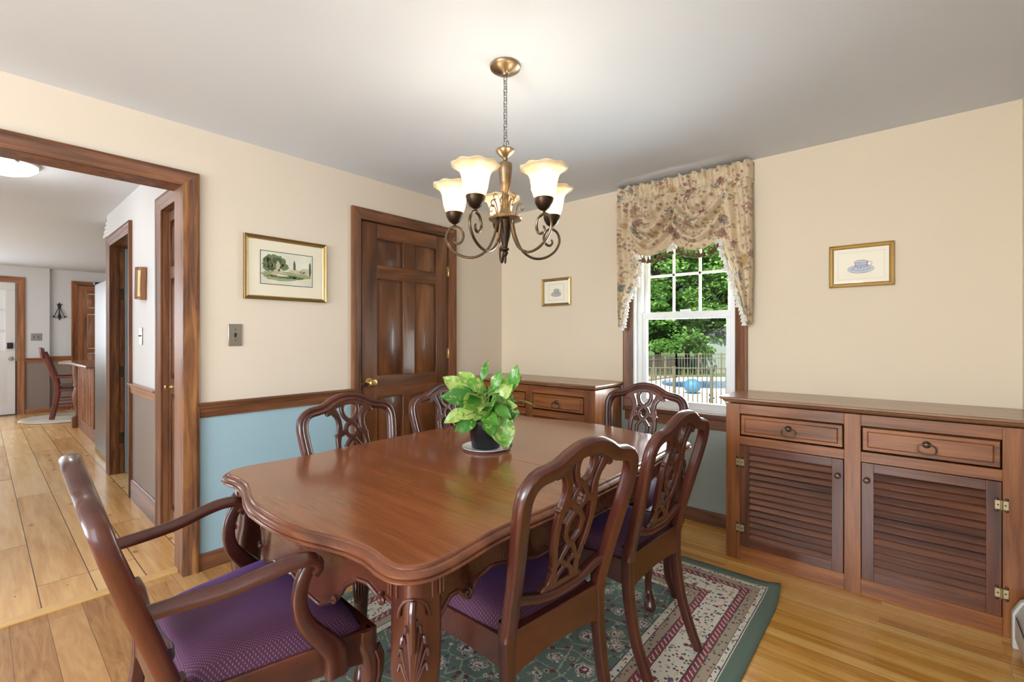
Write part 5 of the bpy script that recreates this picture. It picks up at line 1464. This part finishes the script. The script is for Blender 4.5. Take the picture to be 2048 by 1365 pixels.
def fence(label, pts, h, step, group):
    t = thing('metal_fence', label, 'fence', (pts[0][0], pts[0][1], GZ), 0, group)
    ox, oy = pts[0]
    mbp = MB(); mbr = MB(); mbk = MB()
    for (x0, y0), (x1, y1) in zip(pts, pts[1:]):
        l = math.hypot(x1-x0, y1-y0); n = int(l/step)
        for k in range(n+1):
            x, y = lerp(x0, x1, k/n)-ox, lerp(y0, y1, k/n)-oy
            if k % 8 == 0: mbp.box(x-.035, x+.035, y-.035, y+.035, 0, h+.05)
            else: mbk.box(x-.011, x+.011, y-.011, y+.011, .06, h)
        for z in (.10, h-.22, h): mbr.sweep([(x0-ox, y0-oy, z), (x1-ox, y1-oy, z)], rsec(.035, .03, .004, 1))
    mbp.build('post', fm, t, smooth=False); mbk.build('picket', fm, t, smooth=False); mbr.build('rail', fm, t, smooth=False)
    return t
fence('nearer tan metal picket fence in front of the pool, seen through the window', [GP(-.30, 14.3), GP(.12, 13.5), GP(.80, 12.3)], 1.25, .125, 'pool fences')
fence('farther tan metal picket fence behind the pool, with a corner', [GP(-.25, 19.0), GP(.22, 19.5), GP(.357, 23.4), GP(.90, 22.9)], 1.25, .14, 'pool fences')
# shed
x, y = GP(.445, 27.5)
sh = thing('garden_shed', 'pale grey garden shed among the trees', 'shed', (x, y, GZ), YAW)
MB().box(-1.0, 1.4, -.8, .8, 0, 2.1).build('body', plain('shed_boards', (150, 158, 152), .7), sh, smooth=False)
MB().prism([(-1.15, 2.1), (1.55, 2.1), (.2, 2.7)], -.95, .95, 'XZ').build('roof', plain('shed_roof', (96, 98, 98), .8), sh, smooth=False)
# trees
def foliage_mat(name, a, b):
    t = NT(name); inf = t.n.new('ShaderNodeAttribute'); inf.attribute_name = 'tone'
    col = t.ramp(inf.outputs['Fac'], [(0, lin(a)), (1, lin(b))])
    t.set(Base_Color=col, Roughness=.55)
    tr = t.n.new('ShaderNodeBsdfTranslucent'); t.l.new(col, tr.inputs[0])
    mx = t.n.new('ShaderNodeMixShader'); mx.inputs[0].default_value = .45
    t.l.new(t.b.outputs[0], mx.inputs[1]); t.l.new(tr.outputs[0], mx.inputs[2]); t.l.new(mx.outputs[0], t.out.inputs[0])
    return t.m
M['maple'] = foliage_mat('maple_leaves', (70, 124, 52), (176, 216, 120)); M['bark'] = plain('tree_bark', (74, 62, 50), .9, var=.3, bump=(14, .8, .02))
def tree(label, u, w, hgt, spread, nclump, nleaf, ls, seed, trunk=.22, low=.14):
    rd = np.random.default_rng(seed); x, y = GP(u, w)
    t = thing('garden_tree', label, 'tree', (x, y, GZ), 0, 'trees behind the pool')
    mb = MB().tube(smoothpath([(0, 0, 0), (.1, .05, hgt*.3), (-.05, .1, hgt*.6), (.1, 0, hgt*.9)], 5), trunk, 10, radii=list(np.linspace(trunk, trunk*.25, 16)))
    cl = []
    for k in range(nclump):
        a = rd.uniform(0, 2*PI); z = rd.uniform(low, 1)*hgt; rr = spread*math.sqrt(rd.uniform(.05, 1))*(1-.55*max(0, (z/hgt-.55)/.45)**1.5)
        cl.append((rr*math.cos(a), rr*math.sin(a), z, rd.uniform(.7, 1.25)))
        if k % 5 == 0: mb.tube(smoothpath([(0, 0, z*.75), (cl[-1][0]*.5, cl[-1][1]*.5, z*.95), cl[-1][:3]], 4), trunk*.2, 5)
    mb.build('trunk', M['bark'], t)
    c = np.array(cl); idx = rd.integers(0, nclump, nleaf); q = rd.normal(0, 1, (nleaf, 3)); q /= np.linalg.norm(q, axis=1)[:, None]
    q *= rd.uniform(.4, 1, (nleaf, 1))**.5
    P_ = c[idx, :3]+q*c[idx, 3:4]*np.array([.85, .85, .34])
    d1 = rd.normal(0, 1, (nleaf, 3)); d1[:, 2] = d1[:, 2]*.35-.25; d1 /= np.linalg.norm(d1, axis=1)[:, None]
    nn = rd.normal(0, .45, (nleaf, 3))+np.array([0, 0, 1]); d2 = np.cross(nn, d1); d2 /= np.linalg.norm(d2, axis=1)[:, None]
    s_ = ls*rd.uniform(.7, 1.3, (nleaf, 1))
    V = np.stack([P_-d1*s_*.5, P_+d2*s_*.42, P_+d1*s_*.6, P_-d2*s_*.42], 1).reshape(-1, 3)
    me = bpy.data.meshes.new('foliage'); me.from_pydata(V.tolist(), [], [(4*i, 4*i+1, 4*i+2, 4*i+3) for i in range(nleaf)])
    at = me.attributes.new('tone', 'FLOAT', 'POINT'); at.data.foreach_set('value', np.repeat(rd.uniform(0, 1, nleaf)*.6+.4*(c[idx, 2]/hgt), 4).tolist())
    me.materials.append(M['maple']); o = bpy.data.objects.new('foliage', me); C.objects.link(o); o.parent = t
    return t
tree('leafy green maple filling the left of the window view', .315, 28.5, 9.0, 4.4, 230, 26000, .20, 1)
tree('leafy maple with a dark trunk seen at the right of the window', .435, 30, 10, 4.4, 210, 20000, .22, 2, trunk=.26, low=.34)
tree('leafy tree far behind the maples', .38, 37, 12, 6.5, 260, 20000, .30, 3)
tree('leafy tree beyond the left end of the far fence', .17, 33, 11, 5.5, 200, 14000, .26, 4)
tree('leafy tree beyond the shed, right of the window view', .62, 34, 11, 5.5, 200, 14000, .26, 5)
